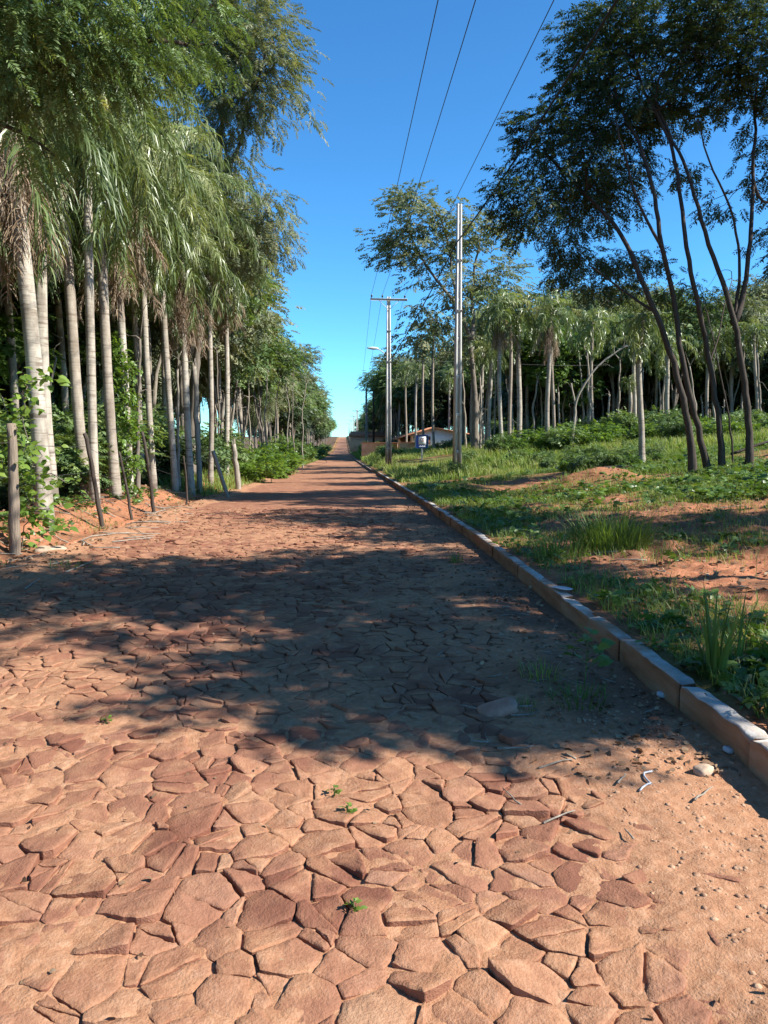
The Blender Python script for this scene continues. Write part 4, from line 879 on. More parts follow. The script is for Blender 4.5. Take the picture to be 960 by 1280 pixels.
# the climber on the nearest fence post
rgn = np.random.default_rng(5); y0 = 10.2; bx = np.array((-4.75, y0, gz(-4.75, y0)))
vine = thing('climbing_plant', 'large-leaved bright climber smothering the nearest left fence post', 'plant', bx)
tv = MB(); cl = []
for px0, row0, px1, row1, n in ((22, 640, 40, 450, 16), (30, 690, 50, 540, 12), (28, 600, 70, 580, 8), (30, 640, 62, 640, 9), (20, 560, 3, 480, 10), (14, 600, -10, 560, 8), (36, 480, 62, 455, 5)):
    p0 = P(px0, row0, y0 + .1); p1 = P(px1, row1, y0 - .1); t = np.linspace(0, 1, n); q = p0 * (1 - t)[:, None] + p1 * t[:, None] + rgn.normal(0, .05, (n, 3)); q[:, 2] -= .15 * t ** 3; tv.tube(q - bx, .007, 5); cl.append(q)
cl = np.concatenate(cl); cl = np.repeat(cl, 5, 0) + rgn.normal(0, .10, (len(cl) * 5, 3))
oval = tpl_broad(1, .62, .40, 9); V, Fq = scatter(oval[0], oval[1], cl - bx, rgn.normal(0, 1, (len(cl), 3)) * (1, 1, .3) + (.5, -.5, -.45), np.tile((.3, -.2, 1.), (len(cl), 1)) + rgn.normal(0, .3, (len(cl), 3)), rgn.uniform(.13, .24, len(cl)))
tv.build('stem', M['bark_grey'], vine, True); link('foliage', make_mesh('foliage', V, [Fq], {'v': ('FACE', np.repeat(np.clip(rgn.normal(.5, .2, len(cl)), 0, 1), len(oval[1])))}, False, [M['bright_leaf']]), vine)
# leaves wound round one palm
b = np.array(on(160, 17.5)); t_ = 0; vine2 = thing('climbing_plant', 'light green climber winding up the leaf-wrapped palm', 'plant', b); t = np.linspace(0, 1, 60); top = P(152, 430, 17.6)
q = b * (1 - t)[:, None] + top * t[:, None] + np.stack((np.cos(t * 30) * .15, np.sin(t * 30) * .15, t * 0), 1); mb = MB(); mb.tube(q - b, .008, 4); mb.build('stem', M['bark_grey'], vine2, True)
cl = np.repeat(q, 8, 0) + rgn.normal(0, .09, (480, 3)); V, Fq = scatter(TPL['broadlow'][0], TPL['broadlow'][1], cl - b, rgn.normal(0, 1, (480, 3)) + (.5, -.4, -.2), np.tile((0, 0, 1.), (480, 1)) + rgn.normal(0, .4, (480, 3)), rgn.uniform(.10, .2, 480))
link('foliage', make_mesh('foliage', V, [Fq], {'v': ('FACE', np.clip(rgn.normal(.5, .2, len(Fq)), 0, 1))}, False, [M['bright_leaf']]), vine2)

# ------------------------------------------------------------------ left fence: split posts and three strands
fence = thing('wire_fence', 'old wire fence of crooked wooden posts along the left bank', 'fence', (-4.35, 9.9, gz(-4.35, 9.9))); f0 = np.array(fence.location)
posts = [(14, 9.9, 530, 14, .062), (126, 13.0, 541, 106, .034), (163, 14.6, 565, 149, .024), (191, 16.2, 540, 178, .034), (232, 18.2, 570, 229, .022)]
tops = []
for px, d, row, tpx, r_ in posts:
    b = np.array((P(px, 600, d)[0], d, 0)); b[2] = gz(b[0], d); tp = P(tpx, row, d); t = np.linspace(-.12, 1, 15); rg_ = np.random.default_rng(int(px)); mb = MB()
    bow = rg_.normal(0, .03, 3); pts = b + (tp - b) * t[:, None] + np.sin(t * 3.1)[:, None] * bow + rg_.normal(0, .004, (15, 3))
    mb.tube(pts - f0, r_ * (1.15 - .25 * t + rg_.normal(0, .03, 15)), 10); o_ = mb.build('post', M['post_wood' if px == 14 else 'bark_dark'], fence, True); tops.append((b, tp))  # farther posts get a darker bark, their shade put into the colour
    if px == 14: o_['label'] = 'thick sunlit reddish post at the near end'
last = (np.array((-4.45, 40, gz(-4.45, 40))), np.array((-4.45, 40, gz(-4.45, 40) + 1.2)))
first = (np.array((-4.4, 2.0, gz(-4.4, 2))), np.array((-4.4, 2.0, gz(-4.4, 2) + 1.4)))
for hf in (.32, .6, .86):
    mb = MB(); run = [a_ + (c_ - a_) * hf for a_, c_ in [first] + tops + [last]]; pts = []
    for p0, p1 in zip(run[:-1], run[1:]):
        t = np.linspace(0, 1, 7)[:-1]; s_ = p0 * (1 - t)[:, None] + p1 * t[:, None]; s_[:, 2] -= .10 * t * (1 - t); pts.append(s_)
    mb.tube(np.concatenate(pts + [run[-1][None]]) - f0 + (0, -.05, 0), .0032, 4); mb.build('wire', M['wire'], fence)
# the propped pole leaning by the fence
b = np.array(on(286, 21.5)); tp = P(266, 560, 21.6); mb = MB(); t = np.linspace(0, 1, 8); mb.tube((tp - b) * t[:, None] - np.array((0, 0, .08)), .055, 9); pl = mb.build('leaning_pole', M['bark_pale'], None, True); pl.location = tuple(b); tag(pl, 'pale log propped at a slant against the left thicket', 'pole')

# ------------------------------------------------------------------ power poles, wires
def pole_mesh(h, wb, wt, db, dt):
    """tapered double-T concrete pole: two flanges, a recessed web and cross ribs"""
    mb = MB(); n = 2
    def taper(x0, x1, y0, y1, z0, z1):
        def sc(z): f = z / h; return (wb + (wt - wb) * f) / 2, (db + (dt - db) * f) / 2
        V = []
        for z in (z0, z1):
            a_, b_ = sc(z); V += [(x0 * a_, y0 * b_, z), (x1 * a_, y0 * b_, z), (x1 * a_, y1 * b_, z), (x0 * a_, y1 * b_, z)]
        mb.add(V, [np.array([(0, 3, 2, 1), (4, 5, 6, 7), (0, 1, 5, 4), (1, 2, 6, 5), (2, 3, 7, 6), (3, 0, 4, 7)])])
    taper(-1, -.42, -1, 1, 0, h); taper(.42, 1, -1, 1, 0, h); taper(-.42, .42, -.25, .25, 0, h - .02)
    z = 1.0
    while z < h - .2: taper(-.42, .42, -.7, -.25, z, z + .14); taper(-.42, .42, .25, .7, z, z + .14); z += 1.45
    return mb
def pole(label, x, y, ztop, rz, arm=None, lamp=False, dark=False, rr=.36, group=None):
    z = gz(x, y) - .05; h = ztop - z; root = thing('power_pole', label, 'power pole', (x, y, z), group, rz)
    if dark: mb = MB(); mb.tube(np.array(((0, 0, -.2), (0, 0, h * .5), (0, 0, h))), (.19, .16, .13), 12); mb.build('shaft', M['bark_dark'], root, True)
    else: pole_mesh(h, rr, rr * .55, rr * .85, rr * .5).build('shaft', M['concrete'], root)
    if arm:
        mb = MB(); mb.box((0, -.16, arm), (1.14, .055, .06), bev=.012); c_ = mb.build('crossarm', M['concrete'], root)
        for q in (-1, 1): i_ = MB(); i_.tube(np.array(((q * .62, -.17, arm - .05), (0, -.17, arm - .62))), .018, 6); i_.build('brace', M['lamp_metal'], root, True)
        for q in (-1.06, -.40, .98):
            i_ = MB(); i_.tube(np.array(((q, -.16, arm + .06), (q, -.16, arm + .14), (q, -.16, arm + .15), (q, -.16, arm + .20), (q, -.16, arm + .21), (q, -.16, arm + .27))), (.015, .015, .06, .05, .065, .03), 10); i_.build('insulator', M['insulator'], root, True)
    if not dark and rr < .45 and group is None:
        for zf in (.80, .62): mb = MB(); wz = rr * (1 - .45 * zf); mb.box((0, -wz * .43 - .012, h * zf), (wz * .56, .014, .035), bev=.005); mb.box((0, -wz * .43 - .06, h * zf), (.03, .05, .025), bev=.005); mb.build('bracket', M['lamp_metal'], root)
    if lamp:
        zl = 6.75 - z; mb = MB(); t = np.linspace(0, 1, 8); mb.tube(np.stack((-.1 - .62 * t, 0 * t - .05, zl - .35 + .42 * np.sin(t * 1.5)), 1), .028, 8); br = mb.build('lamp_arm', M['lamp_metal'], root, True)
        mb = MB(); zz = zl + .10; mb.tube(np.stack((-.62 - .72 * t, 0 * t - .05, zz + .03 * t), 1), .01 + .085 * np.sin(t * 2.6 + .35) , 10); mb.build('lamp_head', M['lamp_metal'], br, True)
    return root
PX1, PY1 = P(571, 597, 30)[0], 30.0; Z1 = P(562, 255, 30)[2]
pole('nearest tall bare concrete pole with orange-stained foot, no crossarm', PX1, PY1, Z1, .18, rr=.30)
PX2, PY2 = 2.78, 48.0; Z2 = P(484, 371, 48)[2]; ARM = P(484, 375, 48)[2]
pole('pale concrete pole with a wide crossarm and a street lamp', PX2, PY2, Z2, .06, arm=ARM - (gz(PX2, PY2) - .05), lamp=True, rr=.38)
xx = P(467, 560, 122)[0]; pole('dark wooden pole behind the lamp pole', xx, 122, P(467, 487, 122)[2], 0, dark=True)
xx3 = P(458, 560, 128)[0]; Z3 = P(459, 485, 128)[2]; pole('pale crossarm pole just left of the dark wooden pole', xx3, 128, Z3, 0, arm=Z3 - .3 - gz(xx3, 128), rr=.5)
for px, d, row in ((446.5, 205, 512), (442.5, 270, 519), (439, 350, 525), (436.5, 450, 529)):
    x_ = P(px, 560, d)[0]; z_ = P(px, row, d)[2]; pole('far-off pale pole near the vanishing end of the road', x_, d, z_, 0, arm=z_ - .3 - gz(x_, d), rr=.6, group='far power poles')
def wire(name, label, cat, pts, r, m, sag=.35, kinds=None):
    mb = MB(); pts = [np.asarray(p, float) for p in pts]; out = []
    for p0, p1 in zip(pts[:-1], pts[1:]):
        t = np.linspace(0, 1, 24)[:-1]; q = p0 * (1 - t)[:, None] + p1 * t[:, None]; q[:, 2] -= 4 * sag * t * (1 - t) * (np.linalg.norm(p1 - p0) / 45) ** 2; out.append(q)
    out.append(pts[-1][None]); mb.tube(np.concatenate(out), r, 6); return tag(mb.build(name, m, None, True), label, cat)
for q, lab in ((-1.06, 'thin overhead power line furthest over the road'), (-.40, 'thin overhead power line running between the other two'), (.98, 'thin overhead power line nearest the right-hand verge, above the bare pole')):
    a1 = np.array((PX2 + q, PY2 - .16, ARM + .27)); a0 = np.array((PX2 + q - .05, -34, ARM + .4)); a2 = np.array((xx3 + q, 128 - .16, Z3 - .05)); a3 = np.array((P(446.5, 560, 205)[0] + q, 205, P(446.5, 512, 205)[2]))
    wire('power_line', lab, 'wire', [a0, a1, a2, a3], .010, M['wire'], .30)
A1 = P(571, 303, 29.85); A2 = P(491, 446, 47.8); A0 = np.array((3.75, -14, 8.6))
wire('telephone_cable', 'thick black cable sagging from the bare pole to the lamp pole and overhead', 'cable', [A0, A1, A2, np.array((xx3, 127.8, P(459, 515, 128)[2]))], .026, M['cable'], .85)
wire('service_wire', 'faint wire running right from the lamp pole into the wood', 'wire', [P(491, 450, 47.8), P(560, 452, 50), P(700, 457, 52), P(860, 455, 56)], .009, M['wire'], .1)

# ------------------------------------------------------------------ road sign, house, low walls
sx, sy = P(527.5, 560, 45)[0], 45.0; sz = gz(sx, sy); sgn = thing('road_sign', 'square blue sign with a white panel on a short white post in the grass', 'sign', (sx, sy, sz)); zc = P(527, 552, 45)[2] - sz
mb = MB(); mb.box((0, .03, (zc + .30) / 2 - .1), (.045, .03, (zc + .30) / 2 + .1), bev=.008); mb.build('post', M['white_paint'], sgn)
mb = MB(); mb.box((0, -.022, zc), (.36, .018, .38), bev=.006); bd = mb.build('board', M['blue_paint'], sgn)
mb = MB(); mb.box((.01, -.043, zc + .06), (.22, .002, .23)); mb.build('panel', M['white_paint'], bd)
mb = MB()
for qx, qz, hx, hz in ((-.05, .14, .05, .03), (-.06, .05, .03, .08), (.05, .06, .04, .09), (.10, .15, .03, .03), (0, -.03, .12, .02)): mb.box((.01 + qx, -.0475, zc + .06 + qz), (hx, .0015, hz))
mb.build('symbol', M['mark_paint'], bd)
mb = MB()
for k in range(6): mb.box((-.17 + k * .065, -.0425, zc - .28), (.022, .0015, .03 + .01 * (k % 2)))
mb.build('lettering', M['white_paint'], bd)
HY = 92.0
def hp(px, row, dy=0.0): return P(px, row, HY + dy)
hb = on(545, HY); house = thing('house', 'low white house with a terracotta gable roof and dark porch among the trees', 'house', hb); h0 = np.array(hb)
rdg = hp(541, 534) - h0; le = hp(497, 547.5) - h0; re = hp(584, 541.5) - h0; z0 = -.5
wl = hp(517, 545)[0] - h0[0]; wr = hp(583, 545)[0] - h0[0]; DEP = 7.0
def rz_at(x): return le[2] + (rdg[2] - le[2]) * (x - le[0]) / (rdg[0] - le[0]) if x < rdg[0] else rdg[2] + (re[2] - rdg[2]) * (x - rdg[0]) / (re[0] - rdg[0])
def slab(x0, x1, th, over, y0, y1):
    V = []
    for y in (y0, y1):
        for x in (x0, x1): V += [(x, y, rz_at(x) + over), (x, y, rz_at(x) + over - th)]
    return V, [np.array([(0, 1, 3, 2), (4, 6, 7, 5), (0, 2, 6, 4), (1, 5, 7, 3), (0, 4, 5, 1), (2, 3, 7, 6)])]
mb = MB(); pf = [(wl, z0), (wr, z0), (wr, rz_at(wr) - .1), (rdg[0], rdg[2] - .1), (wl, rz_at(wl) - .1)]
V = [(x, y, z) for y in (.0, DEP) for x, z in pf]; mb.add(V, [np.array([(0, 1, 6, 5), (1, 2, 7, 6), (2, 3, 8, 7), (3, 4, 9, 8), (4, 0, 5, 9)]), np.array([(0, 2, 1), (0, 3, 2), (0, 4, 3), (5, 6, 7), (5, 7, 8), (5, 8, 9)])]); mb.build('wall', M['white_wall'], house)
mb = MB(); mb.add(*slab(le[0] - .2, rdg[0] - .003, .12, .02, -.5, DEP + .3)); mb.add(*slab(rdg[0] + .003, re[0] + .4, .12, .02, -.5, DEP + .3)); mb.build('roof', M['roof_tile'], house)
mb = MB(); mb.box(((le[0] + wl) / 2 + .1, 2.2, (z0 + rz_at(wl) - .4) / 2), ((wl - le[0]) / 2 - .15, .08, (rz_at(wl) - .4 - z0) / 2)); mb.build('porch_wall', M['room_shade'], house)
for q in (le[0] + .15, wl - .25): mb = MB(); mb.box((q, -.25, (z0 + rz_at(q) - .15) / 2), (.12, .12, (rz_at(q) - .15 - z0) / 2), bev=.01); mb.build('porch_post', M['orange_wall'], house)
mb = MB(); mb.box(((wl + rdg[0]) / 2 + .3, -.03, .9), (.55, .03, .5)); wn = mb.build('window', M['room_shade'], house)
mb = MB(); mb.box(((wl + rdg[0]) / 2 + .3, -.07, .36), (.65, .05, .04), bev=.006); mb.build('sill', M['white_wall'], wn)
def lowwall(label, px0, px1, r0, r1, d, m):
    a_ = P(px0, r0, d); b_ = P(px1, r0, d); zb = P(px0, r1, d)[2] - .4; c = (a_ + b_) / 2; zt = a_[2]; root = thing('low_wall', label, 'wall', (c[0], d, zb)); mb = MB(); hh = (zt - zb) / 2; W = (b_[0] - a_[0]) / 2
    mb.box((0, 0, hh), (W, .09, hh), bev=.02); mb.build('panel', M[m], root); mb = MB(); mb.box((0, 0, 2 * hh + .042), (W + .04, .12, .04), bev=.01); mb.build('coping', M['orange_wall' if m != 'orange_wall' else 'roof_tile'], root)
    return root
lowwall('low orange brick wall beside the drive behind the lamp pole', 452, 497, 554, 566, 88, 'orange_wall'); lowwall('short pinkish wall in front of the house porch', 500, 524, 553.5, 560, 86, 'orange_wall')
fh = on(462, 165); far = thing('far_house', 'small far-off house with a terracotta roof behind the crowded poles', 'house', fh); zt = P(460, 546, 165)[2] - fh[2]; zr_ = P(460, 539, 165)[2] - fh[2]
x0 = P(436, 546, 165)[0] - fh[0]; x1 = P(487, 546, 165)[0] - fh[0]; mb = MB(); mb.box(((x0 + x1) / 2, 3, zt / 2 - .3), ((x1 - x0) / 2 - .3, 2.7, zt / 2 + .3)); mb.build('wall', M['orange_wall'], far)
mb = MB(); V = [(x0, 0, zt), (x1, 0, zt), (x1, 6, zt), (x0, 6, zt), (x0 + .4, 3, zr_), (x1 - .4, 3, zr_)]; mb.add(V, [np.array([(0, 1, 5, 4), (2, 3, 4, 5), (0, 3, 2, 1)]), np.array([(1, 2, 5), (3, 0, 4)])]); mb.build('roof', M['roof_tile'], far)

# ------------------------------------------------------------------ grass, weeds, litter
def blades(N, xyf, hf, wf, rng, lean=.5, tone=(.48, .16)):
    x, y = xyf(N); n = len(x); z = ground_z(x, y); h = hf(x, y) * rng.uniform(.5, 1.25, n); wd = wf(x, y) * rng.uniform(.7, 1.3, n); a_ = rng.uniform(0, 6.28, n); ln = np.abs(rng.normal(0, lean, n)) * h
    d = np.stack((np.cos(a_), np.sin(a_), 0 * a_), 1); s_ = np.stack((-np.sin(a_ + rng.normal(0, .5, n)), np.cos(a_), 0 * a_), 1); p = np.stack((x, y, z - .01), 1); up = np.array((0, 0, 1.))
    m1 = p + up * (h * .55)[:, None] + d * (ln * .35)[:, None]; tp = p + up * (h * .92)[:, None] + d * ln[:, None]; W = s_ * (wd / 2)[:, None]
    V = np.stack((p - W, p + W, m1 - W * .85, m1 + W * .85, tp - W * .12, tp + W * .12), 1).reshape(-1, 3); b = (np.arange(n) * 6)[:, None]
    c = np.clip(rng.normal(tone[0], tone[1], n) + .35 * fbm(x * .6, y * .6, 77), 0, 1); return V, np.concatenate((b + (0, 1, 3, 2), b + (2, 3, 5, 4))), np.concatenate((c, np.clip(c + .1, 0, 1)))
def dens(xr, yr, f, rng):
    def g(N):
        x = rng.uniform(*xr, N); y = yr[0] * (yr[1] / yr[0]) ** rng.random(N); k = rng.random(N) < f(x, y); return x[k], y[k]
    return g
def stuff(name, parts, m):
    Vs = []; Fs = []; As = []; o = 0
    for V, Fq, c in parts: Vs.append(V); Fs.append(Fq + o); As.append(c); o += len(V)
    return tag(link(name, make_mesh(name, np.concatenate(Vs), [np.concatenate(Fs)], {'v': ('FACE', np.concatenate(As))}, False, [m])), kind='stuff')
rn = np.random.default_rng(77)
moundf = lambda x, y: 1 - .9 * np.exp(-(((x - 5.6) / 1.4) ** 2 + ((y - 17.2) / 1.0) ** 2))
patch = lambda x, y, lo, hi, b: sst(lo, hi, fbm(x * .45, y * .45, 41) + b + .22 * fbm(x * 1.8, y * 1.8, 43)) * moundf(x, y) * (x > 2.02 + .06 * fbm(y * 3, y, 4))
near = blades(60000, dens((2.0, 9), (2.8, 14), lambda x, y: patch(x, y, -.08, .24, .03 + .25 * sst(.8, .1, x - 2.0) * (fbm(y * .8, y * .1, 5) > -.1)), rn), lambda x, y: .07 + .07 * vn(x, y, 3), lambda x, y: .006 + 0 * x, rn, .6)
mid = blades(120000, dens((2.0, 20), (12, 30), lambda x, y: patch(x, y, -.02, .22, .03 + .22 * sst(5, 9, x)), rn), lambda x, y: .10 + .12 * vn(x * .7, y * .7, 3) * sst(12, 22, y), lambda x, y: .010 + 0 * x, rn, .6)
dryg = blades(9000, dens((2.0, 9), (2.8, 20), lambda x, y: patch(x, y, -.15, .2, .05), rn), lambda x, y: .08 + .10 * vn(x, y, 3), lambda x, y: .005 + 0 * x, rn, 1.0, (.93, .06))
farg = blades(130000, dens((2.0, 34), (28, 75), lambda x, y: sst(-.35, .05, fbm(x * .3, y * .3, 44) + .15) * (x > 2.1) * sst(-.30, .0, fbm(x * .9, y * .9, 47) + .12) * (1 - ((np.abs(y - KE - 2.5) < 2.4) & (x < 7))), rn), lambda x, y: .14 + .5 * vn(x * .8, y * .8, 6) ** 2, lambda x, y: .022 + 0 * x, rn, .5, (.60, .19))
far2 = blades(26000, dens((2.0, 9), (75, 260), lambda x, y: 1. * (x > 2.1), rn), lambda x, y: .35 + .3 * vn(x, y, 6), lambda x, y: .06 + 0 * x, rn, .5, (.55, .15))
left = blades(26000, dens((-6.2, -3.5), (22, 200), lambda x, y: sst(-3.4, -4.0, x + .5 * fbm(y * .4, y * .1, 9)) * 1., rn), lambda x, y: .16 + .25 * vn(x, y, 6), lambda x, y: .012 + .0003 * y, rn, .5, (.55, .15))
leftn = blades(5000, dens((-5.2, -3.7), (7, 22), lambda x, y: sst(.05, .3, fbm(x * 1.2, y * 1.2, 14) + .05), rn), lambda x, y: .10 + 0 * x, lambda x, y: .007 + 0 * x, rn, .6)
stuff('grass', [near, mid, dryg, farg, far2, left, leftn], M['grass'])
# low broad-leaved weeds
def rosettes(N, xyf, size, rng, tpl='broadlow', k=5):
    x, y = xyf(N); n = len(x); z = ground_z(x, y) + .02; s_ = size(x, y) * rng.uniform(.45, 1.2, n); p = np.repeat(np.stack((x, y, z), 1), k, 0) + rng.normal(0, 1, (n * k, 3)) * np.repeat(s_, k)[:, None] * (.35, .35, .12); p[:, 2] = np.maximum(p[:, 2], np.repeat(z, k) - .01) + .25 * np.repeat(s_, k) * rng.random(n * k)
    a_ = rng.uniform(0, 6.28, n * k); xd = np.stack((np.cos(a_), np.sin(a_), rng.uniform(-.05, .8, n * k)), 1); V, Fq = scatter(*TPL[tpl], p, xd, np.tile((0, 0, 1.), (n * k, 1)) + rng.normal(0, .25, (n * k, 3)), np.repeat(s_, k) * rng.uniform(.6, 1.1, n * k))
    return V, Fq, np.clip(np.repeat(rng.normal(.45, .2, n * k), len(TPL[tpl][1])), 0, 1)
w1 = rosettes(1500, dens((2.0, 8), (2.8, 13), lambda x, y: patch(x, y, .0, .3, .04 + .3 * sst(.9, .1, x - 2.0) * (fbm(y * .8, y * .1, 5) > -.1)), rn), lambda x, y: .10 + .06 * vn(x * 3, y * 3, 2), rn)
w2 = rosettes(5200, dens((2.2, 18), (11, 27), lambda x, y: patch(x, y, .02, .26, .02 + .20 * sst(5, 9, x)) * .8, rn), lambda x, y: .16 + .10 * vn(x * 2, y * 2, 2), rn, k=4)
w3 = rosettes(260, dens((2.05, 3.1), (2.8, 4.4), lambda x, y: .9 * sst(3.0, 2.3, x), rn), lambda x, y: .12 + 0 * x, rn)
w4 = rosettes(500, dens((-5.4, -4.3), (8, 24), lambda x, y: .6 * (fbm(x, y, 19) > 0), rn), lambda x, y: .16 + 0 * x, rn)
stuff('weeds', [w1, w2, w3, w4], M['broad_leaf'])
# dead leaves and twigs on the verge, the bank and in the gutter
def flakes(N, xyf, zf, size, rng):
    x, y = xyf(N); n = len(x); p = np.stack((x, y, zf(x, y) + .006), 1); a_ = rng.uniform(0, 6.28, n); xd = np.stack((np.cos(a_), np.sin(a_), rng.normal(0, .25, n)), 1); V, Fq = scatter(*oval, p, xd, np.tile((0, 0, 1.), (n, 1)) + rng.normal(0, .35, (n, 3)), size * rng.uniform(.5, 1.3, n)); return V, Fq, np.repeat(np.clip(rng.normal(.45, .22, n), 0, 1), len(Fq) // n)
def zroad(x, y): return zr(y) + np.maximum(road_h(x[None], y[None])[0][0], camber(x, y) + .012)
l1 = flakes(8000, dens((2.0, 9), (2.8, 20), lambda x, y: .8 + 0 * x, rn), ground_z, .09, rn); l2 = flakes(2600, dens((.7, 1.8), (3.2, 20), lambda x, y: sst(.7, 1.5, x), rn), zroad, .06, rn); l3 = flakes(3000, dens((-5.6, -3.4), (6, 24), lambda x, y: .8 + 0 * x, rn), lambda x, y: np.maximum(ground_z(x, y), zroad(x, y)), .10, rn)
l4 = flakes(700, dens((-3.8, 1.2), (1.6, 14), lambda x, y: .7 * (fbm(x * .8, y * .8, 61) > -.05), rn), zroad, .04, rn)
stuff('dead_leaves', [l1, l2, l3, l4], M['dry_leaf'])
def twig_stuff(N, xr, yr, zf, Lr, rr_, seed):
    mb = MB(); g = np.random.default_rng(seed)
    for k in range(N):
        x, y = g.uniform(*xr), g.uniform(*yr); a_ = g.uniform(0, 3.14); L = g.uniform(*Lr); t = np.linspace(-.5, .5, 5); q = np.stack((x + math.cos(a_) * L * t + g.normal(0, .02 * L, 5), y + math.sin(a_) * L * t + g.normal(0, .02 * L, 5)), 1); z = zf(q[:, 0], q[:, 1]) + rr_; mb.tube(np.column_stack((q, z + g.uniform(0, .015))), rr_ * g.uniform(.6, 1.3) * np.linspace(1.1, .6, 5), 5, v=g.random())
    return mb
zmax = lambda x, y: np.maximum(ground_z(x, y), zroad(x, y))
mb = twig_stuff(70, (-5.2, -3.0), (7.5, 18), zmax, (.15, .9), .009, 1); m2 = twig_stuff(80, (2.1, 7), (3, 14), ground_z, (.08, .5), .006, 2); m3 = twig_stuff(60, (.6, 1.8), (2.6, 9), zroad, (.05, .2), .004, 3)
for q in (m2, m3):
    for V, in zip(q.V): mb.V.append(V)
    for f, a_ in zip(q.F, q.A): mb.F.append(f + mb.n); mb.A.append(a_)
    mb.n += q.n
tag(mb.build('twigs', M['bark_pale']), kind='stuff')
# gravel washed up along the kerb
ico_t = (1 + 5 ** .5) / 2; IV = np.array([(-1, ico_t, 0), (1, ico_t, 0), (-1, -ico_t, 0), (1, -ico_t, 0), (0, -1, ico_t), (0, 1, ico_t), (0, -1, -ico_t), (0, 1, -ico_t), (ico_t, 0, -1), (ico_t, 0, 1), (-ico_t, 0, -1), (-ico_t, 0, 1)]) / math.hypot(1, ico_t)
IF = np.array([(0, 11, 5), (0, 5, 1), (0, 1, 7), (0, 7, 10), (0, 10, 11), (1, 5, 9), (5, 11, 4), (11, 10, 2), (10, 7, 6), (7, 1, 8), (3, 9, 4), (3, 4, 2), (3, 2, 6), (3, 6, 8), (3, 8, 9), (4, 9, 5), (2, 4, 11), (6, 2, 10), (8, 6, 7), (9, 8, 1)])
gxy = dens((.95, 1.8), (1.6, 6.5), lambda x, y: sst(1.0, 1.35, x + .4 * fbm(x * 2, y * 2, 15)) * sst(6.5, 4.0, y), rn); x, y = gxy(5500); n = len(x); s_ = .002 + .017 * rn.random(n) ** 7
jit = rn.uniform(.65, 1.25, (n, 12, 1)) * IV[None] * np.array((1, 1, .65)) * s_[:, None, None]; th = rn.uniform(0, 6.28, n); c_, q_ = np.cos(th), np.sin(th); jx = jit[..., 0] * c_[:, None] - jit[..., 1] * q_[:, None]; jy = jit[..., 0] * q_[:, None] + jit[..., 1] * c_[:, None]
zz = zroad(x, y) - s_ * .22; V = np.stack((jx + x[:, None], jy + y[:, None], jit[..., 2] + zz[:, None]), -1).reshape(-1, 3)
stuff('gravel', [(V, (IF[None] + (np.arange(n) * 12)[:, None, None]).reshape(-1, 3), np.repeat(rn.random(n), 20))], M['gravel'])

# ------------------------------------------------------------------ single plants, stones and bits one can point to
def tuft(name, label, x, y, n, h, wd, spread, seed, m='grass', z=None, lean=.55, tone=.45):
    g = np.random.default_rng(seed); z = gz(x, y) if z is None else z; root = thing(name, label, 'grass tuft' if 'grass' in name else 'plant', (x, y, z)); mb = MB()
    for k in range(n):
        a_ = g.uniform(0, 6.28); r_ = spread * math.sqrt(g.random()); b = np.array((r_ * math.cos(a_), r_ * math.sin(a_), -.02)); L = h * g.uniform(.55, 1.15); a2 = a_ + g.normal(0, .7); ln = abs(g.normal(.25, lean * .5)) * L + r_ * .3; t = np.linspace(0, 1, 6)
        pts = b + np.stack((math.cos(a2) * ln * t ** 1.7, math.sin(a2) * ln * t ** 1.7, L * (t - .28 * t ** 3 * (ln / L))), 1); s_ = np.array((-math.sin(a2), math.cos(a2), 0)); W = (wd * g.uniform(.7, 1.2) * (1 - t ** 2.2) / 2 + .0006)[:, None] * s_
        V = np.stack((pts - W, pts + W), 1).reshape(-1, 3); i = np.arange(5) * 2; mb.add(V, [np.stack((i, i + 1, i + 3, i + 2), 1)], float(np.clip(tone + g.normal(0, .15), 0, 1)))
    mb.build('blades', M[m], root); return root
tuft('grass_tussock', 'largest grass tussock, a dense dark green mound on the red soil', P(762, 690, 8.8)[0], 8.8, 620, .50, .011, .42, 1, tone=.34)
tuft('grass_tussock', 'smaller loose grass tuft beside the largest tussock on its kerb side', P(700, 695, 8.4)[0], 8.4, 160, .34, .009, .3, 2, tone=.42)
tuft('grass_tussock', 'tall upright broad grass blades standing behind the kerb near the right edge', P(893, 830, 4.15)[0], 4.15, 26, .52, .020, .07, 3, lean=.5, tone=.3)
tuft('grass_tussock', 'second slimmer stand of tall grass just right of the tall upright blades', P(915, 820, 4.3)[0], 4.3, 12, .46, .016, .05, 4, lean=.6, tone=.3)
tuft('grass_tuft', 'little tuft of grass growing on the road in the sunlit streak by the kerb', P(570, 705, 9.0)[0], 9.0, 36, .16, .007, .08, 5, z=road_z(1.3, 9.0))
tuft('grass_tuft', 'low pale grass on the shaded road left of the leggy weed', P(676, 860, 4.6)[0], 4.6, 60, .13, .005, .14, 6, z=road_z(1.15, 4.6), tone=.6)
tuft('grass_tuft', 'dark flat grass at the foot of the leggy weed', P(725, 890, 4.15)[0], 4.15, 110, .11, .006, .18, 7, z=road_z(1.25, 4.15), tone=.3)
tuft('grass_tuft', 'sparse grass by the loose pink stone', P(655, 893, 4.1)[0], 4.1, 40, .08, .005, .08, 8, z=road_z(.95, 4.1), tone=.4)
tuft('grass_tuft', 'thin dry grass on the left road margin in front of the bank', P(88, 712, 9.0)[0], 9.0, 50, .12, .006, .25, 9, z=road_z(-3.4, 9.0), tone=.6)
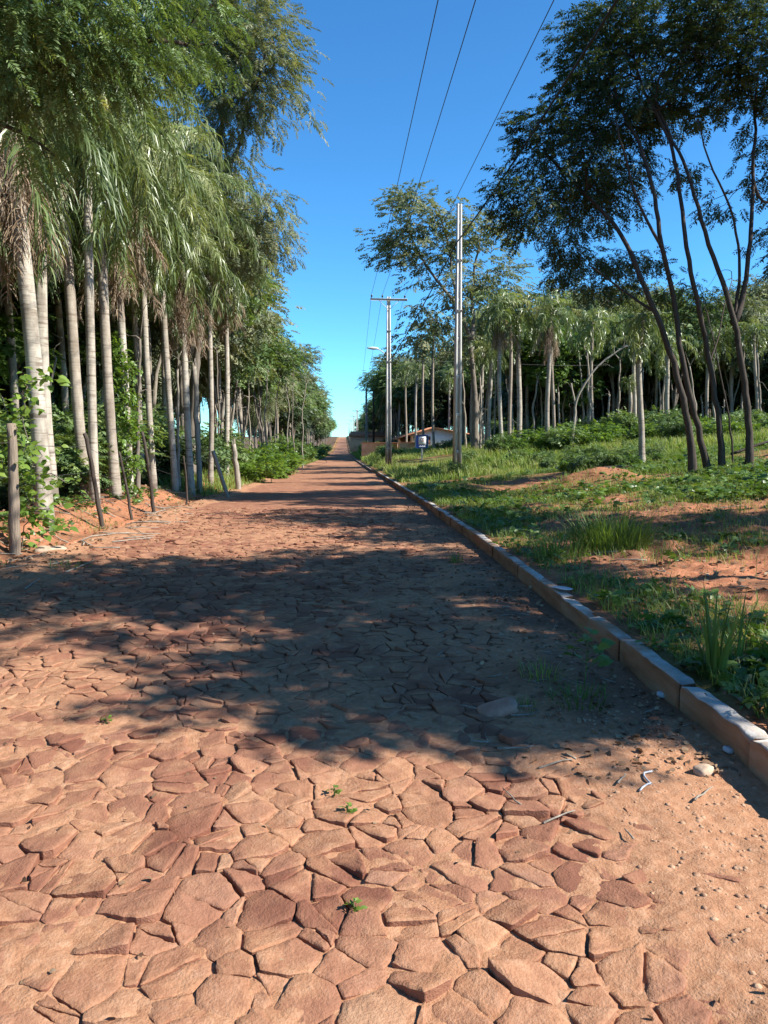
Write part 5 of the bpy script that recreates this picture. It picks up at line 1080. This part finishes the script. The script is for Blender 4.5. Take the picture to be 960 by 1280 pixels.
def weed(label, x, y, z, h, seed, nl=9, leafs=.085, m='broad_leaf', spread=.3):
    g = np.random.default_rng(seed); root = thing('weed', label, 'weed', (x, y, z)); mb = MB(); P0 = []; X0 = []; t = np.linspace(0, 1, 8); top = np.array((g.normal(0, .08) * h, g.normal(0, .08) * h, h)); st = top * t[:, None] + np.stack((np.sin(t * 3) * .03 * h, 0 * t, 0 * t), 1); mb.tube(st, .004 * (1.2 - t), 5)
    for k in range(nl):
        f = .35 + .65 * k / nl; b = np.array([np.interp(f, t, st[:, q]) for q in range(3)]); a_ = k * 2.4 + g.normal(0, .3); L = h * spread * (1.2 - .6 * f); e_ = b + (math.cos(a_) * L, math.sin(a_) * L, L * .45); mb.tube(np.array((b, (b + e_) / 2 + (0, 0, .01), e_)), .0022, 4)
        for q in range(3): P0.append(b + (e_ - b) * (.55 + .22 * q)); X0.append(np.array((math.cos(a_ + (q - 1) * .8), math.sin(a_ + (q - 1) * .8), -.05 + .2 * g.random())))
    mb.build('stem', M['broad_leaf'], root); P0 = np.array(P0); X0 = np.array(X0); n = len(P0); V, Fq = scatter(*oval, P0, X0, np.tile((0, 0, 1.), (n, 1)) + g.normal(0, .2, (n, 3)), leafs / .62 * g.uniform(.6, 1.2, n))
    link('foliage', make_mesh('foliage', V, [Fq], {'v': ('FACE', np.repeat(np.clip(g.normal(.5, .15, n), 0, 1), len(Fq) // n))}, False, [M[m]]), root); return root
weed('leggy broad-leaved weed growing in the gutter in front of the kerb', P(730, 875, 4.4)[0], 4.4, road_z(1.37, 4.4), .32, 1)
weed('small leafy weed poking up beside the largest tussock', P(660, 690, 9.2)[0], 9.2, gz(2.3, 9.2), .26, 2, m='bright_leaf')
weed('pale weed standing in the sun at the far side of the red dirt patch', P(870, 650, 11.5)[0], 11.5, gz(5.2, 11.5), .40, 3, m='bright_leaf')
weed('bushy weed on the verge in front of the dirt mound', P(745, 640, 13)[0], 13, gz(4.2, 13), .4, 4, m='bright_leaf')
weed('short weed close behind the kerb midway along', P(760, 770, 5.9)[0], 5.9, gz(2.1, 5.9), .16, 5, m='bright_leaf', nl=6)
for px, row, d, lab in ((418, 1012, 3.15, 'bright green seedling sprouting between stones, the upper of two'), (433, 1037, 2.98, 'tiny green seedling sprouting between stones, the lower of two'), (442, 1172, 2.33, 'tiny two-leaved seedling among the nearest stones'), (132, 908, 4.0, 'seedling on the sunny left part of the paving')):
    x_ = P(px, row, d)[0]; weed(lab, x_, d, road_z(x_, d) - .004, .035, int(px), 4, .022, 'bright_leaf', .5)
def rock(name, label, cat, x, y, z, s, seed, m='stone', rz=0.):
    g = np.random.default_rng(seed); nu, nv = 18, 10; V = []
    for i in range(nv + 1):
        ph = math.pi * i / nv
        for j in range(nu):
            th_ = 2 * math.pi * j / nu; v = np.array((math.sin(ph) * math.cos(th_), math.sin(ph) * math.sin(th_), math.cos(ph))); v = np.sign(v) * np.abs(v) ** .62
            V.append(v * s * (1 + .28 * float(fbm(np.array(v[0] * 1.7 + seed * 3), np.array(v[1] * 1.7 + v[2] * 2.3), seed, 3))))
    i, j = np.meshgrid(np.arange(nv), np.arange(nu), indexing='ij'); i = i.ravel(); j = j.ravel(); k = (j + 1) % nu; mb = MB(); mb.add(V, [np.stack((i * nu + j, (i + 1) * nu + j, (i + 1) * nu + k, i * nu + k), 1)])
    o = mb.build(name, M[m]); o.location = (x, y, z); o.rotation_euler = (g.normal(0, .1), g.normal(0, .1), rz); return tag(o, label, cat)
x_ = P(622, 895, 4.05)[0]; rock('loose_stone', 'loose flat pinkish stone lying on the shaded paving', 'stone', x_, 4.05, road_z(x_, 4.05) + .02, np.array((.115, .075, .028)), 3, 'pink_stone', -.1)
x_ = P(885, 985, 3.2)[0]; rock('loose_stone', 'fist-sized pale stone in the gravel strip', 'stone', x_, 3.25, road_z(x_, 3.25) + .012, np.array((.045, .035, .025)), 5, 'pale_stone', .4)
x_ = P(42, 674, 10.5)[0]; rock('loose_stone', 'whitish rock at the foot of the leafy fence post', 'stone', x_ + .3, 10.3, gz(x_ + .3, 10.3) + .05, np.array((.22, .13, .11)), 7, 'pale_stone', .2)
for px, row, d, lab, s_, cat in ((830, 884, 4.25, 'crumpled pale scrap of paper in the gutter shadow', .05, 'litter'), (912, 953, 3.45, 'flat whitish wrapper at the base of the kerb', .04, 'litter')):
    x_ = P(px, row, d)[0]; rock('paper_scrap', lab, cat, x_, d, road_z(x_, d) + .012, np.array((s_, s_ * .6, s_ * .35)), int(px), 'litter', .5)
x_ = XR + .07; rock('plastic_scrap', 'pale blue plastic scrap lying on top of the kerb', 'litter', x_, 6.55, float(zr(6.55)) + .175, np.array((.065, .12, .008)), 9, 'litter', .15)
mb = MB(); t = np.linspace(0, 1, 16); yy = 3.05 + .16 * t + .02 * np.sin(t * 9); xq = 1.24 + .13 * t + .03 * np.sin(t * 6); zz = np.array([road_z(a_, b_) for a_, b_ in zip(xq, yy)]); mb.tube(np.stack((xq, yy, zz + .008), 1), .0045, 6); tag(mb.build('plastic_strip', M['litter'], None, True), 'thin white curling strip lying on the gravel', 'litter')
# log in the shade and the low broken bough
b = np.array(on(778, 22)); mb = MB(); t = np.linspace(-1, 1, 10); mb.tube(np.stack((t * .85, .1 * np.sin(t * 2), .10 + .03 * np.cos(t * 3)), 1), .085 * (1 - .25 * t), 9); o = mb.build('fallen_log', M['bark_dark'], None, True); o.location = tuple(b); tag(o, 'dark fallen log lying in the grass behind the dirt mound', 'log')
b = np.array(on(955, 19)); mb = MB(); mb.tube(np.stack((t * .9, .1 * np.sin(t * 2), .45 + .22 * t + .03 * np.cos(t * 3)), 1), .03 * (1 - .25 * t), 7); o = mb.build('fallen_branch', M['bark_dark'], None, True); o.location = tuple(b); tag(o, 'thin dark fallen branch slanting up behind the forked tree', 'branch')
